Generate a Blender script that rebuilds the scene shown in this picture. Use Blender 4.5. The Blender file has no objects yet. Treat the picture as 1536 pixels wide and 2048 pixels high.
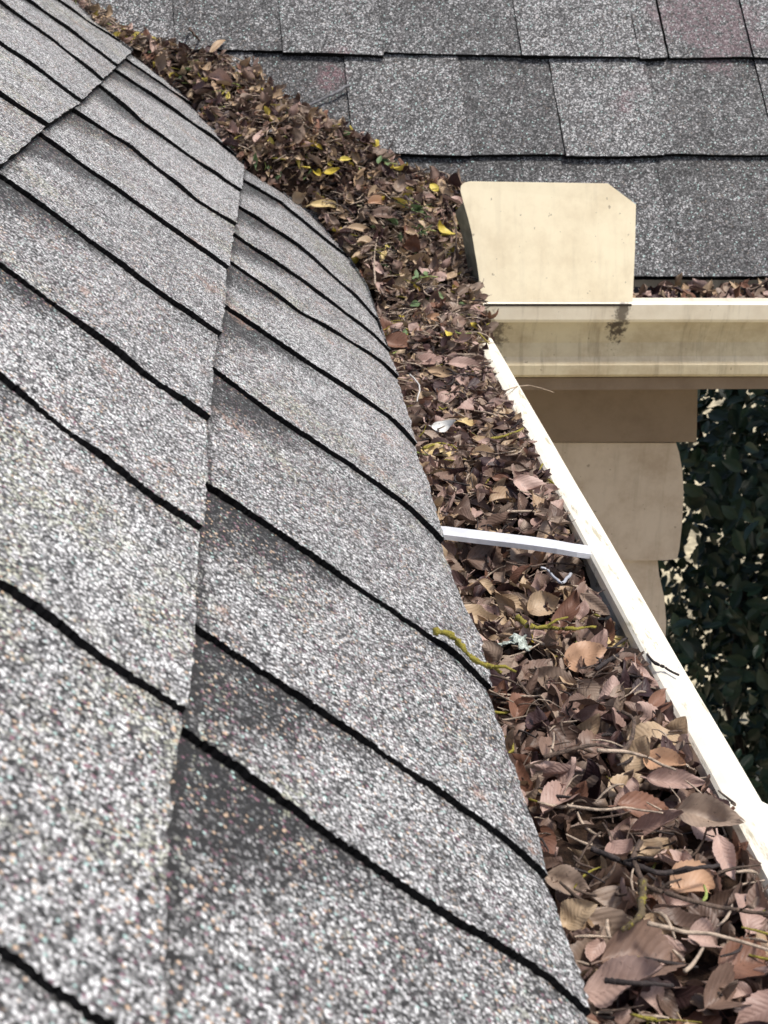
import bpy, bmesh, math, random
import numpy as np
from mathutils import Vector, Matrix, noise
from mathutils.bvhtree import BVHTree

# ------------------------------------------------------------------ camera, sky, sun, exposure
SC = bpy.context.scene
COL = SC.collection
F = 3000.0                       # focal length in pixels of a 1536 x 2048 frame
d1 = np.array([-238., 1124., F]); d1 /= np.linalg.norm(d1)      # along the near gutter, away from the camera
d2 = np.array([39725., 404., F]); d2 /= np.linalg.norm(d2)      # along the far gutter
up = np.cross(d1, d2); up /= np.linalg.norm(up)
if up[1] < 0: up = -up
RM = np.array([d2, d1, up])      # world axes: X = far gutter, Y = near gutter, Z = up
camd = bpy.data.cameras.new('camera'); cam = bpy.data.objects.new('camera', camd); COL.objects.link(cam)
camd.sensor_fit = 'HORIZONTAL'; camd.sensor_width = 36.0; camd.lens = 36.0 * F / 1536
M3 = np.stack([RM @ np.array([1, 0, 0]), RM @ np.array([0, 1, 0]), -(RM @ np.array([0, 0, 1]))], axis=1)
U_, _, V_ = np.linalg.svd(M3); M3 = U_ @ V_
mw = Matrix(M3.tolist()).to_4x4(); cam.matrix_world = mw
camd.clip_start = 0.02; camd.clip_end = 200
camd.dof.use_dof = True; camd.dof.focus_distance = 0.95
camd.dof.aperture_fstop = (camd.lens / 1000) / 0.0017
SC.camera = cam

w = bpy.data.worlds.new('World'); SC.world = w; w.use_nodes = True
nt = w.node_tree; bg = nt.nodes['Background']
sky = nt.nodes.new('ShaderNodeTexSky'); sky.sky_type = 'NISHITA'; sky.sun_disc = False
SUN_DIR = Vector((0.36, -0.20, 0.93)).normalized()              # towards the sun
sky.sun_elevation = math.asin(SUN_DIR.z); sky.sun_rotation = math.atan2(SUN_DIR.x, SUN_DIR.y)
sky.air_density = 1.0; sky.dust_density = 4.0; sky.ozone_density = 1.0
nt.links.new(sky.outputs[0], bg.inputs[0]); bg.inputs[1].default_value = 0.125
sl = bpy.data.lights.new('sun', 'SUN'); sl.energy = 2.8; sl.angle = math.radians(10); sl.color = (1.0, 0.965, 0.905)
so = bpy.data.objects.new('sun', sl); COL.objects.link(so)
so.rotation_euler = SUN_DIR.to_track_quat('Z', 'Y').to_euler()
SC.view_settings.view_transform = 'Standard'; SC.view_settings.look = 'None'
SC.view_settings.exposure = 0.35; SC.view_settings.gamma = 1.0; SC.view_settings.use_curve_mapping = False

rnd = random.Random(11)
# ------------------------------------------------------------------ geometry of the place
H = 0.2; TH = math.radians(38)
NL = np.array([math.sin(TH), 0, math.cos(TH)]); SL = np.array([math.cos(TH), 0, -math.sin(TH)]); YL = np.array([0, 1., 0])
T2 = math.radians(48); EY, EZ = 1.743, -0.345
NB = np.array([0, -math.sin(T2), math.cos(T2)]); SB = np.array([0, math.cos(T2), math.sin(T2)]); OB = np.array([0, EY, EZ])
def ray(x, y): return RM @ np.array([x - 768, 1024 - y, F])
def onL(x, y):
    r = ray(x, y); P = r * (-H / (NL @ r)); return float(P @ SL), float(P[1])
def onB(x, y):
    r = ray(x, y); P = r * ((OB @ NB) / (NB @ r)); return float(P[0]), float((P - OB) @ SB)
def onZ(x, y, z): r = ray(x, y); return Vector(r * (z / r[2]))
def onY(x, y, Y): r = ray(x, y); return Vector(r * (Y / r[1]))
def onX(x, y, X): r = ray(x, y); return Vector(r * (X / r[0]))
def LP(p, q, z=0.): return Vector(p * SL + q * YL + (z - H) * NL)
def BP(x, q, z=0.): return Vector(OB + q * SB + z * NB + np.array([x, 0, 0]))

# ------------------------------------------------------------------ helpers
def link(name, me, parent=None, mats=()):
    o = bpy.data.objects.new(name, me); COL.objects.link(o)
    for m in mats: me.materials.append(m)
    if parent: o.parent = parent
    return o
def mesh(name, vs, fs, parent=None, mats=(), mi=None, smooth=False, uv=None, attrs=None):
    me = bpy.data.meshes.new(name); me.from_pydata([tuple(v) for v in vs], [], fs)
    if mi: me.polygons.foreach_set('material_index', mi)
    if smooth: me.polygons.foreach_set('use_smooth', [True] * len(me.polygons))
    if uv is not None:
        l = me.uv_layers.new(name='UVMap'); li = np.empty(len(me.loops), dtype=np.int32); me.loops.foreach_get('vertex_index', li)
        l.data.foreach_set('uv', np.array(uv, dtype=np.float32)[li].ravel())
    for k, a in (attrs or {}).items():
        at = me.attributes.new(k, 'FLOAT', 'POINT'); at.data.foreach_set('value', np.array(a, dtype=np.float32))
    me.update()
    return link(name, me, parent, mats)
def tag(o, label=None, cat=None, group=None, kind=None):
    if label: o['label'] = label
    if cat: o['category'] = cat
    if group: o['group'] = group
    if kind: o['kind'] = kind
    return o
def empty(name, loc=(0, 0, 0)):
    o = bpy.data.objects.new(name, None); o.location = loc; COL.objects.link(o); o.empty_display_size = .02; return o
def par(o, root):                 # parent a mesh written in world coordinates
    o.parent = root; o.matrix_parent_inverse = Matrix.Translation(-Vector(root.location)); return o
def extrude_profile(pts, a, b, close=False, n=2, wob=0.0, axis='Y'):
    """profile of (across, z) pairs swept from a to b along Y (across = X) or X (across = Y)"""
    vs, fs = [], []
    for i in range(n):
        t = a + (b - a) * i / (n - 1)
        for k, (c, z) in enumerate(pts):
            o = wob * noise.noise(Vector((t * 6, 3.3, 1))); zz = z + wob * .8 * noise.noise(Vector((t * 5, 8.1, 4)))
            vs.append((c + o, t, zz) if axis == 'Y' else (t, c + o, zz))
    m = len(pts)
    for i in range(n - 1):
        for k in range(m if close else m - 1):
            k2 = (k + 1) % m; fs.append((i * m + k, i * m + k2, (i + 1) * m + k2, (i + 1) * m + k))
    if close: fs += [tuple(range(m))[::-1], tuple(range((n - 1) * m, n * m))]
    return vs, fs
def thick(pts, t):
    """closed outline of a sheet of thickness t that follows the open profile pts"""
    out = []
    for i, p in enumerate(pts):
        a = Vector(pts[max(i - 1, 0)]); b = Vector(pts[min(i + 1, len(pts) - 1)]); d = (b - a).normalized()
        out.append((p[0] - d.y * t, p[1] + d.x * t))
    return list(pts) + out[::-1]

# ------------------------------------------------------------------ materials
def newmat(name):
    m = bpy.data.materials.new(name); m.use_nodes = True; t = m.node_tree; return m, t, t.nodes['Principled BSDF'], t.nodes.new, t.links.new
def math_node(t, op, a, b=None, clamp=False):
    n = t.nodes.new('ShaderNodeMath'); n.operation = op; n.use_clamp = clamp
    for i, v in enumerate((a, b)):
        if v is None: continue
        if isinstance(v, (int, float)): n.inputs[i].default_value = v
        else: t.links.new(v, n.inputs[i])
    return n.outputs[0]
def mixc(t, fac, a, b):
    n = t.nodes.new('ShaderNodeMix'); n.data_type = 'RGBA'
    for s, v in ((n.inputs[0], fac), (n.inputs[6], a), (n.inputs[7], b)):
        if isinstance(v, (int, float)): s.default_value = v
        elif isinstance(v, tuple): s.default_value = v + (1,) if len(v) == 3 else v
        else: t.links.new(v, s)
    return n.outputs[2]
def ntex(t, vec, scale, detail=3, rough=.55):
    n = t.nodes.new('ShaderNodeTexNoise'); n.inputs['Scale'].default_value = scale; n.inputs['Detail'].default_value = detail; n.inputs['Roughness'].default_value = rough
    t.links.new(vec, n.inputs['Vector']); return n.outputs['Fac']
def smap(t, v, a, b):
    n = t.nodes.new('ShaderNodeMapRange'); n.interpolation_type = 'SMOOTHSTEP'
    t.links.new(v, n.inputs[0]); n.inputs[1].default_value = a; n.inputs[2].default_value = b; return n.outputs[0]
def ramp(t, v, stops, const=False):
    n = t.nodes.new('ShaderNodeValToRGB'); n.color_ramp.interpolation = 'CONSTANT' if const else 'LINEAR'
    e = n.color_ramp.elements
    while len(e) < len(stops): e.new(.5)
    for x, (p, c) in zip(e, stops): x.position = p; x.color = tuple(c) + (1,) if isinstance(c, tuple) else (c, c, c, 1)
    t.links.new(v, n.inputs[0]); return n.outputs[0]

def granule_mat(name, stops, scale, lichen, dark_patch):
    m, t, b, N, L = newmat(name)
    g = N('ShaderNodeNewGeometry'); pos = g.outputs['Position']
    def vor(sc):
        v = N('ShaderNodeTexVoronoi'); v.inputs['Scale'].default_value = sc; L(pos, v.inputs['Vector']); return v
    v = vor(scale); v2 = vor(scale * .47)
    sep = N('ShaderNodeSeparateColor'); L(v.outputs['Color'], sep.inputs[0])
    sep2 = N('ShaderNodeSeparateColor'); L(v2.outputs['Color'], sep2.inputs[0])
    tone = N('ShaderNodeAttribute'); tone.attribute_name = 'tone'
    clump = ntex(t, pos, 60, 3, .6)
    val = math_node(t, 'ADD', sep.outputs[0], math_node(t, 'MULTIPLY', math_node(t, 'SUBTRACT', clump, .5), .55))
    val = math_node(t, 'ADD', val, math_node(t, 'MULTIPLY', math_node(t, 'SUBTRACT', sep2.outputs[0], .5), .28))
    val = math_node(t, 'ADD', val, tone.outputs['Fac'])
    val = math_node(t, 'ADD', val, math_node(t, 'MULTIPLY', math_node(t, 'SUBTRACT', ntex(t, pos, 6, 5, .65), .5), .30))
    if dark_patch:
        uv = N('ShaderNodeUVMap'); uv.uv_map = 'UVMap'; s = N('ShaderNodeSeparateXYZ'); L(uv.outputs[0], s.inputs[0])
        d = math_node(t, 'ADD', math_node(t, 'MULTIPLY', s.outputs[0], .8), math_node(t, 'MULTIPLY', s.outputs[1], .75))
        d = math_node(t, 'ADD', d, math_node(t, 'MULTIPLY', math_node(t, 'SUBTRACT', ntex(t, pos, 38, 4, .7), .5), .06))
        pm = smap(t, d, .084, .040)
        band = smap(t, s.outputs[1], .03, .0)
        val = math_node(t, 'SUBTRACT', val, math_node(t, 'ADD', math_node(t, 'MULTIPLY', pm, .47), math_node(t, 'ADD', math_node(t, 'MULTIPLY', band, .08), math_node(t, 'MULTIPLY', smap(t, s.outputs[0], .010, .001), .45))))
    val = math_node(t, 'ADD', val, 0, True)
    c = ramp(t, val, stops)
    # coloured ceramic granules
    big = ntex(t, pos, 9, 2)
    pc = math_node(t, 'MULTIPLY', smap(t, ntex(t, pos, 14, 3, .6), .40, .55), .95 if lichen else .2)
    c = mixc(t, math_node(t, 'MULTIPLY', math_node(t, 'GREATER_THAN', sep.outputs[1], .966), pc), c, (.60, .43, .30))
    c = mixc(t, math_node(t, 'MULTIPLY', math_node(t, 'LESS_THAN', sep.outputs[1], .045), pc), c, (.24, .12, .16))
    c = mixc(t, math_node(t, 'GREATER_THAN', sep.outputs[2], .985), c, (.42, .58, .55))
    if lichen:
        pm = math_node(t, 'MULTIPLY', smap(t, ntex(t, pos, 7, 4, .7), .53, .63), math_node(t, 'GREATER_THAN', sep2.outputs[1], .45))
        c = mixc(t, math_node(t, 'MULTIPLY', math_node(t, 'MULTIPLY', pm, .42), math_node(t, 'GREATER_THAN', val, .42)), c, (.40, .42, .24))
        pm = math_node(t, 'MULTIPLY', smap(t, ntex(t, pos, 16.3, 3, .6), .63, .68), math_node(t, 'GREATER_THAN', sep2.outputs[2], .5))
        c = mixc(t, math_node(t, 'MULTIPLY', pm, .5), c, (.42, .24, .17))
    else:
        tp = BP(*onB(1408, 45)); vm = N('ShaderNodeVectorMath'); vm.operation = 'DISTANCE'; L(pos, vm.inputs[0]); vm.inputs[1].default_value = tuple(tp)
        k = math_node(t, 'SUBTRACT', math_node(t, 'MULTIPLY', ntex(t, pos, 26, 4, .65), .09), math_node(t, 'MULTIPLY', vm.outputs['Value'], .42))
        c = mixc(t, math_node(t, 'MULTIPLY', math_node(t, 'MULTIPLY', smap(t, k, .012, .024), math_node(t, 'GREATER_THAN', sep2.outputs[2], .3)), .45), c, (.24, .15, .17))
        pm = math_node(t, 'MULTIPLY', smap(t, ntex(t, pos, 5.3, 3, .6), .66, .72), math_node(t, 'GREATER_THAN', sep2.outputs[2], .35))
        c = mixc(t, math_node(t, 'MULTIPLY', pm, .5), c, (.25, .12, .14))
    c = mixc(t, math_node(t, 'MULTIPLY', smap(t, v.outputs['Distance'], .42, .72), .75), c, (.02, .02, .022))
    L(c, b.inputs['Base Color']); b.inputs['Roughness'].default_value = .8
    bp = N('ShaderNodeBump'); bp.inputs['Strength'].default_value = .6; bp.inputs['Distance'].default_value = .0009
    hgt = math_node(t, 'ADD', math_node(t, 'MULTIPLY', v.outputs['Distance'], -1.0), math_node(t, 'MULTIPLY', sep.outputs[2], .5))
    L(hgt, bp.inputs['Height']); L(bp.outputs[0], b.inputs['Normal'])
    return m
M = {}
M['gran_near'] = granule_mat('grey_granules', [(0, .014), (.18, .045), (.38, .17), (.58, .33), (.80, .58), (.93, .78), (1, .84)], 820, True, True)
M['gran_far'] = granule_mat('slate_grey_granules', [(0, .014), (.24, .052), (.50, .12), (.74, .20), (.91, .42), (1, .6)], 660, False, False)

def simple(name, col, rough=.6, nscale=0, namt=.3, metal=0, bump=0, bscale=200, spec=.5):
    m, t, b, N, L = newmat(name)
    b.inputs['Roughness'].default_value = rough; b.inputs['Metallic'].default_value = metal; b.inputs['Specular IOR Level'].default_value = spec
    g = N('ShaderNodeNewGeometry')
    if nscale:
        n = ntex(t, g.outputs['Position'], nscale, 5, .65)
        c = mixc(t, smap(t, n, .35, .65), tuple(x * (1 - namt) for x in col), tuple(min(1, x * (1 + namt * .6)) for x in col)); L(c, b.inputs['Base Color'])
    else: b.inputs['Base Color'].default_value = col + (1,)
    if bump:
        bp = N('ShaderNodeBump'); bp.inputs['Strength'].default_value = bump; bp.inputs['Distance'].default_value = .002
        L(ntex(t, g.outputs['Position'], bscale, 4, .7), bp.inputs['Height']); L(bp.outputs[0], b.inputs['Normal'])
    return m
M['asphalt'] = simple('cut_asphalt', (.008, .008, .009), .95, 300, .5, bump=.8, bscale=900, spec=.15)
M['felt'] = simple('roofing_felt', (.012, .012, .014), .95, 80, .4, spec=.2)
M['deck'] = simple('plywood', (.30, .20, .11), .8, 40, .3)
M['dark_metal'] = simple('dark_drip_metal', (.035, .042, .05), .5, 60, .3)
M['aluminium'] = simple('weathered_aluminium', (.66, .67, .70), .5, 60, .12, metal=.15, bump=.05, bscale=300)
M['compost'] = simple('leaf_compost', (.035, .02, .013), .95, 150, .6, bump=1, bscale=250, spec=.2)
M['ground'] = simple('pale_gravel', (.44, .38, .25), .95, 5, .6, bump=.6, bscale=90)
M['bark'] = simple('brown_bark', (.11, .075, .055), .85, 260, .5, bump=.8, bscale=500)
M['dark_bark'] = simple('dark_bark', (.04, .03, .028), .85, 260, .5, bump=.8, bscale=500)
M['pale_bark'] = simple('bleached_bark', (.42, .33, .25), .8, 260, .4, bump=.6, bscale=500)
M['lichen_yellow'] = simple('yellow_lichen', (.36, .31, .05), .9, 350, .6, bump=1, bscale=600)
def lichen_bark(name, lo, hi, bark):
    m, t, b, N, L = newmat(name); g = N('ShaderNodeNewGeometry')
    c = mixc(t, smap(t, ntex(t, g.outputs['Position'], 230, 4, .7), lo, hi), bark, (.40, .34, .05))
    c = mixc(t, math_node(t, 'MULTIPLY', ntex(t, g.outputs['Position'], 900, 3, .7), .7), c, (.10, .09, .02)); L(c, b.inputs['Base Color']); b.inputs['Roughness'].default_value = .9
    bp = N('ShaderNodeBump'); bp.inputs['Distance'].default_value = .002; L(ntex(t, g.outputs['Position'], 600, 4, .7), bp.inputs['Height']); L(bp.outputs[0], b.inputs['Normal']); return m
M['lichen_yellow'] = lichen_bark('yellow_lichen', .34, .42, (.12, .08, .05))
M['lichen_spots'] = lichen_bark('lichen_spotted_bark', .52, .58, (.16, .11, .075))
M['lichen_pale'] = simple('pale_lichen', (.50, .56, .50), .9, 350, .5, bump=1, bscale=500)
M['stem_green'] = simple('green_stem', (.25, .30, .08), .7, 300, .3)

def paint(name, col, rough, stains=(), streak=0., dirt=0.12, drip=0.):
    m, t, b, N, L = newmat(name); g = N('ShaderNodeNewGeometry'); pos = g.outputs['Position']
    n = ntex(t, pos, 22, 5, .7); c = mixc(t, smap(t, n, .35, .75), col, tuple(x * (1 - dirt) * (1 - .25 * dirt * i) for i, x in enumerate(col)))
    fleck = math_node(t, 'GREATER_THAN', ntex(t, pos, 260, 3, .8), .71)
    c = mixc(t, math_node(t, 'MULTIPLY', fleck, .35), c, (.16, .12, .07))
    if streak:
        mp = N('ShaderNodeMapping'); L(pos, mp.inputs[0]); mp.inputs['Scale'].default_value = (90, 14, 60); mp.inputs['Rotation'].default_value = (0, 0, .6)
        s = N('ShaderNodeTexNoise'); L(mp.outputs[0], s.inputs['Vector']); s.inputs['Scale'].default_value = 1.6; s.inputs['Detail'].default_value = 5; s.inputs['Roughness'].default_value = .75
        c = mixc(t, math_node(t, 'MULTIPLY', smap(t, s.outputs['Fac'], .56, .66), streak), c, (.42, .38, .26))
    if drip:
        mp = N('ShaderNodeMapping'); L(pos, mp.inputs[0]); mp.inputs['Scale'].default_value = (70, 8, 7)
        s = N('ShaderNodeTexNoise'); L(mp.outputs[0], s.inputs['Vector']); s.inputs['Scale'].default_value = 1.; s.inputs['Detail'].default_value = 5; s.inputs['Roughness'].default_value = .7
        c = mixc(t, math_node(t, 'MULTIPLY', smap(t, s.outputs['Fac'], .50, .68), drip), c, (.22, .17, .11))
        c = mixc(t, math_node(t, 'MULTIPLY', math_node(t, 'GREATER_THAN', ntex(t, pos, 130, 2, .6), .72), .55), c, (.12, .09, .06))
    for (p, r, amt, sc) in stains:
        v0 = N('ShaderNodeVectorMath'); v0.operation = 'SUBTRACT'; L(pos, v0.inputs[0]); v0.inputs[1].default_value = p
        v1 = N('ShaderNodeVectorMath'); v1.operation = 'MULTIPLY'; L(v0.outputs[0], v1.inputs[0]); v1.inputs[1].default_value = (1.5, 1, .75)
        vm = N('ShaderNodeVectorMath'); vm.operation = 'LENGTH'; L(v1.outputs[0], vm.inputs[0])
        near = smap(t, vm.outputs['Value'], r, r * .15)
        k = math_node(t, 'ADD', near, math_node(t, 'MULTIPLY', math_node(t, 'SUBTRACT', ntex(t, pos, sc, 5, .75), .5), 2.4))
        c = mixc(t, math_node(t, 'MULTIPLY', math_node(t, 'MULTIPLY', smap(t, k, .55, .95), smap(t, near, .0, .3)), amt), c, (.06, .042, .03))
    L(c, b.inputs['Base Color']); b.inputs['Roughness'].default_value = rough
    bp = N('ShaderNodeBump'); bp.inputs['Strength'].default_value = .12; bp.inputs['Distance'].default_value = .001; L(ntex(t, pos, 60, 4), bp.inputs['Height']); L(bp.outputs[0], b.inputs['Normal'])
    return m

# ------------------------------------------------------------------ near roof: shingle strips on the plane falling to the near gutter
LA = [[(374, 2262), (700, 2500)], [(361, 1470), (486, 1558), (694, 1706), (860, 1822), (1030, 1925), (1190, 2026)], [(384, 1262), (523, 1355), (694, 1470), (900, 1612), (1100, 1750)],
      [(406, 974), (501, 1038), (588, 1097), (700, 1172), (850, 1275), (970, 1360)], [(431, 749), (547, 838), (700, 938), (800, 1008), (890, 1080)],
      [(449, 619), (592, 715), (700, 785), (775, 835), (830, 880)], [(460, 530), (592, 623), (700, 687), (760, 724), (800, 752)],
      [(462, 471), (570, 541), (700, 637), (772, 690)], [(472, 414), (592, 491), (700, 587), (740, 625)], [(488, 366), (560, 408), (656, 487), (700, 520)]]
LB = [[(-60, 1915), (0, 1952), (60, 1998), (116, 2035), (290, 2150)], [(0, 1204), (90, 1268), (185, 1341), (270, 1395), (345, 1440)], [(0, 783), (160, 910), (296, 1015), (387, 1074)],
      [(0, 555), (137, 655), (273, 760), (410, 856)], [(0, 373), (128, 464), (273, 573), (424, 678)], [(80, 287), (175, 355), (273, 423), (446, 544)],
      [(145, 235), (250, 300), (387, 409), (462, 457)], [(200, 185), (275, 250), (400, 340), (472, 387)], [(225, 148), (325, 215), (425, 285), (485, 333)]]
LC = [[(-400, 1000), (-250, 1090)], [(-300, 700), (-150, 800)], [(-250, 510), (-60, 625)], [(-150, 370), (-30, 440)], [(0, 225), (75, 272)], [(0, 118), (70, 165), (137, 215)], [(0, 32), (100, 102), (185, 172)], [(20, 0), (120, 70), (215, 142)], [(85, 0), (170, 60), (255, 112)]]
S1 = [(485, 335), (474, 400), (462, 470), (449, 545), (440, 620), (427, 690), (410, 800), (404, 860), (403, 960), (391, 1060), (378, 1200), (374, 1290), (352, 1440), (342, 1500), (318, 1650), (308, 1800), (296, 2048)]
S2 = [(0, 343), (75, 275), (145, 225), (200, 170), (255, 115)]
EAVE = [(800, 752), (815, 805), (832, 872), (862, 965), (890, 1080), (925, 1180), (965, 1262), (985, 1370), (1018, 1480), (1060, 1600), (1100, 1752), (1148, 1880), (1190, 2030)]
VAL = [(120, 0), (180, 60), (250, 112), (330, 165), (400, 240), (440, 290), (485, 335), (560, 385), (620, 430), (690, 510), (735, 575), (775, 690)]
def polyq(px):                                    # pixel polyline -> (q sorted, p)
    a = sorted((q, p) for p, q in (onL(*v) for v in px)); return np.array([v[0] for v in a]), np.array([v[1] for v in a])
s1q, s1p = polyq(S1); s2q, s2p = polyq(S2); evq, evp = polyq(EAVE)
vv = sorted(onL(*v) for v in VAL); vp_ = np.array([v[0] for v in vv]); vq_ = np.array([v[1] for v in vv])
def valley_line(p): return EY + ((-p * math.sin(TH) - H * math.cos(TH)) - EZ) / math.tan(T2)
def qv(p):
    z = valley_line(p)
    return min(float(np.interp(p, vp_, vq_)), z - .002) if p > vp_[0] else min(vq_[0], z)
seam1 = lambda q: float(np.interp(q, s1q, s1p)); seam2 = lambda q: float(np.interp(q, s2q, s2p))
eavep = lambda q: float(np.interp(q, evq, evp))
def lines(px, p0, p1):
    out = []
    for l in px:
        pts = sorted(onL(*v) for v in l); P = np.array([v[0] for v in pts]); Q = np.array([v[1] for v in pts])
        sk = (Q[-1] - Q[0]) / max(P[-1] - P[0], 1e-6); out.append((P, Q, sk))
    def f(i):
        P, Q, sk = out[i]
        return lambda p: float(np.interp(p, P, Q)) + (sk * .6 * (p - P[0]) if p < P[0] else 0) + (sk * .6 * (p - P[-1]) if p > P[-1] else 0)
    return [f(i) for i in range(len(out))]
vs, fs, mi, uv, tone = [], [], [], [], []
def cell(lo, hi, pl, pr, lift, nu, nv, tn, eave_right=False, T=.0034):
    base = len(vs); seed = rnd.random() * 50
    for j in range(nv + 1):
        v = j / nv; vv_ = v ** 1.15
        for i in range(nu + 1):
            u = i / nu; q = .5 * (lo(.1) + hi(.1))
            for _ in range(3):
                a = pl(q); b_ = pr(q); p = a + u * (b_ - a); q = lo(p) + (hi(p) + .006 - lo(p)) * vv_
            jit = .0014 * noise.noise(Vector((p * 900, q * 900, seed))) + .0006 * noise.noise(Vector((p * 300, q * 300, seed)))
            if j == 0: q += jit * 1.1 + .0009 * noise.noise(Vector((p * 2300, seed, 3)))
            if i in (0, nu): p += jit * (1.6 if eave_right or i == 0 else 1.1)
            q2 = min(q, qv(p))
            z = lift + T * (1 - v) * (1 + .35 * noise.noise(Vector((p * 40, seed, 1)))) + .0007 * noise.noise(Vector((p * 14, q * 14, seed))) + .0004 * noise.noise(Vector((p * 45, q * 45, 2)))
            z += .00025 * noise.noise(Vector((p * 800, q * 800, 5)))
            if eave_right: z -= .004 * max(0, (u - .8) / .2) ** 2
            vs.append(LP(p, q2, z)); uv.append((p - pl(q), max(hi(p) - q, 0))); tone.append(tn)
    W = nu + 1
    for j in range(nv):
        for i in range(nu): fs.append((base + j * W + i, base + j * W + i + 1, base + (j + 1) * W + i + 1, base + (j + 1) * W + i)); mi.append(0)
    ring = [base + i for i in range(W)] + [base + j * W + nu for j in range(1, nv + 1)] + [base + nv * W + i for i in range(nu - 1, -1, -1)] + [base + j * W for j in range(nv - 1, 0, -1)]
    b2 = len(vs)
    for r in ring:
        d = Vector(NL) * (.0075 + lift); vs.append(vs[r] - d + Vector((0, .0015, 0))); uv.append((1, 1)); tone.append(0)
    n = len(ring)
    for k in range(n): k2 = (k + 1) % n; fs.append((ring[k], b2 + k, b2 + k2, ring[k2])); mi.append(1)
roof = empty('shingle_roof', (0.0, 0.9, -0.2))
A = lines(LA, 0, 0); B = lines(LB, 0, 0); C = lines(LC, 0, 0)
def build_col(Ls, pl, pr, lift, far, near, ev, tn):
    F_ = [(lambda p, f=Ls[0], k=k: f(p) - .165 * k) for k in range(near, 0, -1)] + Ls + [(lambda p, f=Ls[-1], k=k: f(p) + .15 * k) for k in range(1, far + 1)]
    for i in range(len(F_) - 1):
        cell(F_[i], F_[i + 1], pl, pr, lift, 140 if pr(1) - pl(1) < .3 else 60, 26, tn + rnd.uniform(-.03, .03), ev)
build_col(A, lambda q: seam1(q) - .0015, eavep, 0.0, 2, 3, True, .0)
build_col(B, lambda q: seam2(q) - .0015, seam1, .0034, 2, 3, False, .02)
build_col(C, lambda q: -.215, seam2, .0088, 2, 3, False, .03)
E_ = [(lambda p, k=k: -.4 + .16 * k) for k in range(0, 16)]
for c_ in range(5):
    for i in range(15): cell((lambda p, f=E_[i], o=.05 * (c_ % 3): f(p) + o), (lambda p, f=E_[i + 1], o=.05 * (c_ % 3): f(p) + o), (lambda q, c_=c_: -.215 - .17 * (c_ + 1) - .004), (lambda q, c_=c_: -.215 - .17 * c_), 0.0115 + .002 * c_, 16, 8, .0)
sh = mesh('shingles', vs, fs, None, (M['gran_near'], M['asphalt']), mi, False, uv, {'tone': tone}); par(sh, roof)
PE = float(evp.min())
# felt under the shingles, roof deck, drip edge
def slab_L(name, p0, p1, q0, z0, z1, mat, jag=False):
    n = 24; vv2, ff = [], []
    for i in range(n + 1):
        p = p0 + (p1 - p0) * i / n; q1 = qv(p) + .004
        for (q, z) in ((q0, z0), (q1, z0), (q1, z1), (q0, z1)): vv2.append(LP(p, q, z))
    for i in range(n):
        for k in range(4): ff.append((i * 4 + k, i * 4 + (k + 1) % 4, i * 4 + 4 + (k + 1) % 4, i * 4 + 4 + k))
    ff += [(3, 2, 1, 0), tuple(n * 4 + k for k in range(4))]
    return par(mesh(name, vv2, ff, None, (mat,)), roof)
slab_L('felt_underlay', -1.05, PE - .006, -.85, -.0065, -.0045, M['felt'])
slab_L('roof_deck', -1.05, PE - .02, -.85, -.022, -.0068, M['deck'])
ez = LP(PE - .008, 0, -.007)
v_, f_ = extrude_profile(thick([(ez.x - .03, ez.z + .023), (ez.x, ez.z), (ez.x + .001, ez.z - .022)], .0009), -.85, 1.72, True)
par(mesh('drip_edge', v_, f_, None, (M['dark_metal'],)), roof)
fx = LP(PE - .028, 0, -.03)
v_, f_ = extrude_profile([(fx.x - .03, fx.z + .015), (fx.x - .006, fx.z), (fx.x - .006, fx.z - .15), (fx.x - .03, fx.z - .15)], -.85, 1.74, True)
M['cream_board'] = paint('cream_board', (.62, .52, .36), .6)
par(mesh('fascia_board', v_, f_, None, (M['cream_board'],)), roof)
tag(roof, 'light grey granule shingle roof with slanting black joints, in front at the left, falling to the leaf-filled gutter', 'roof')

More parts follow.
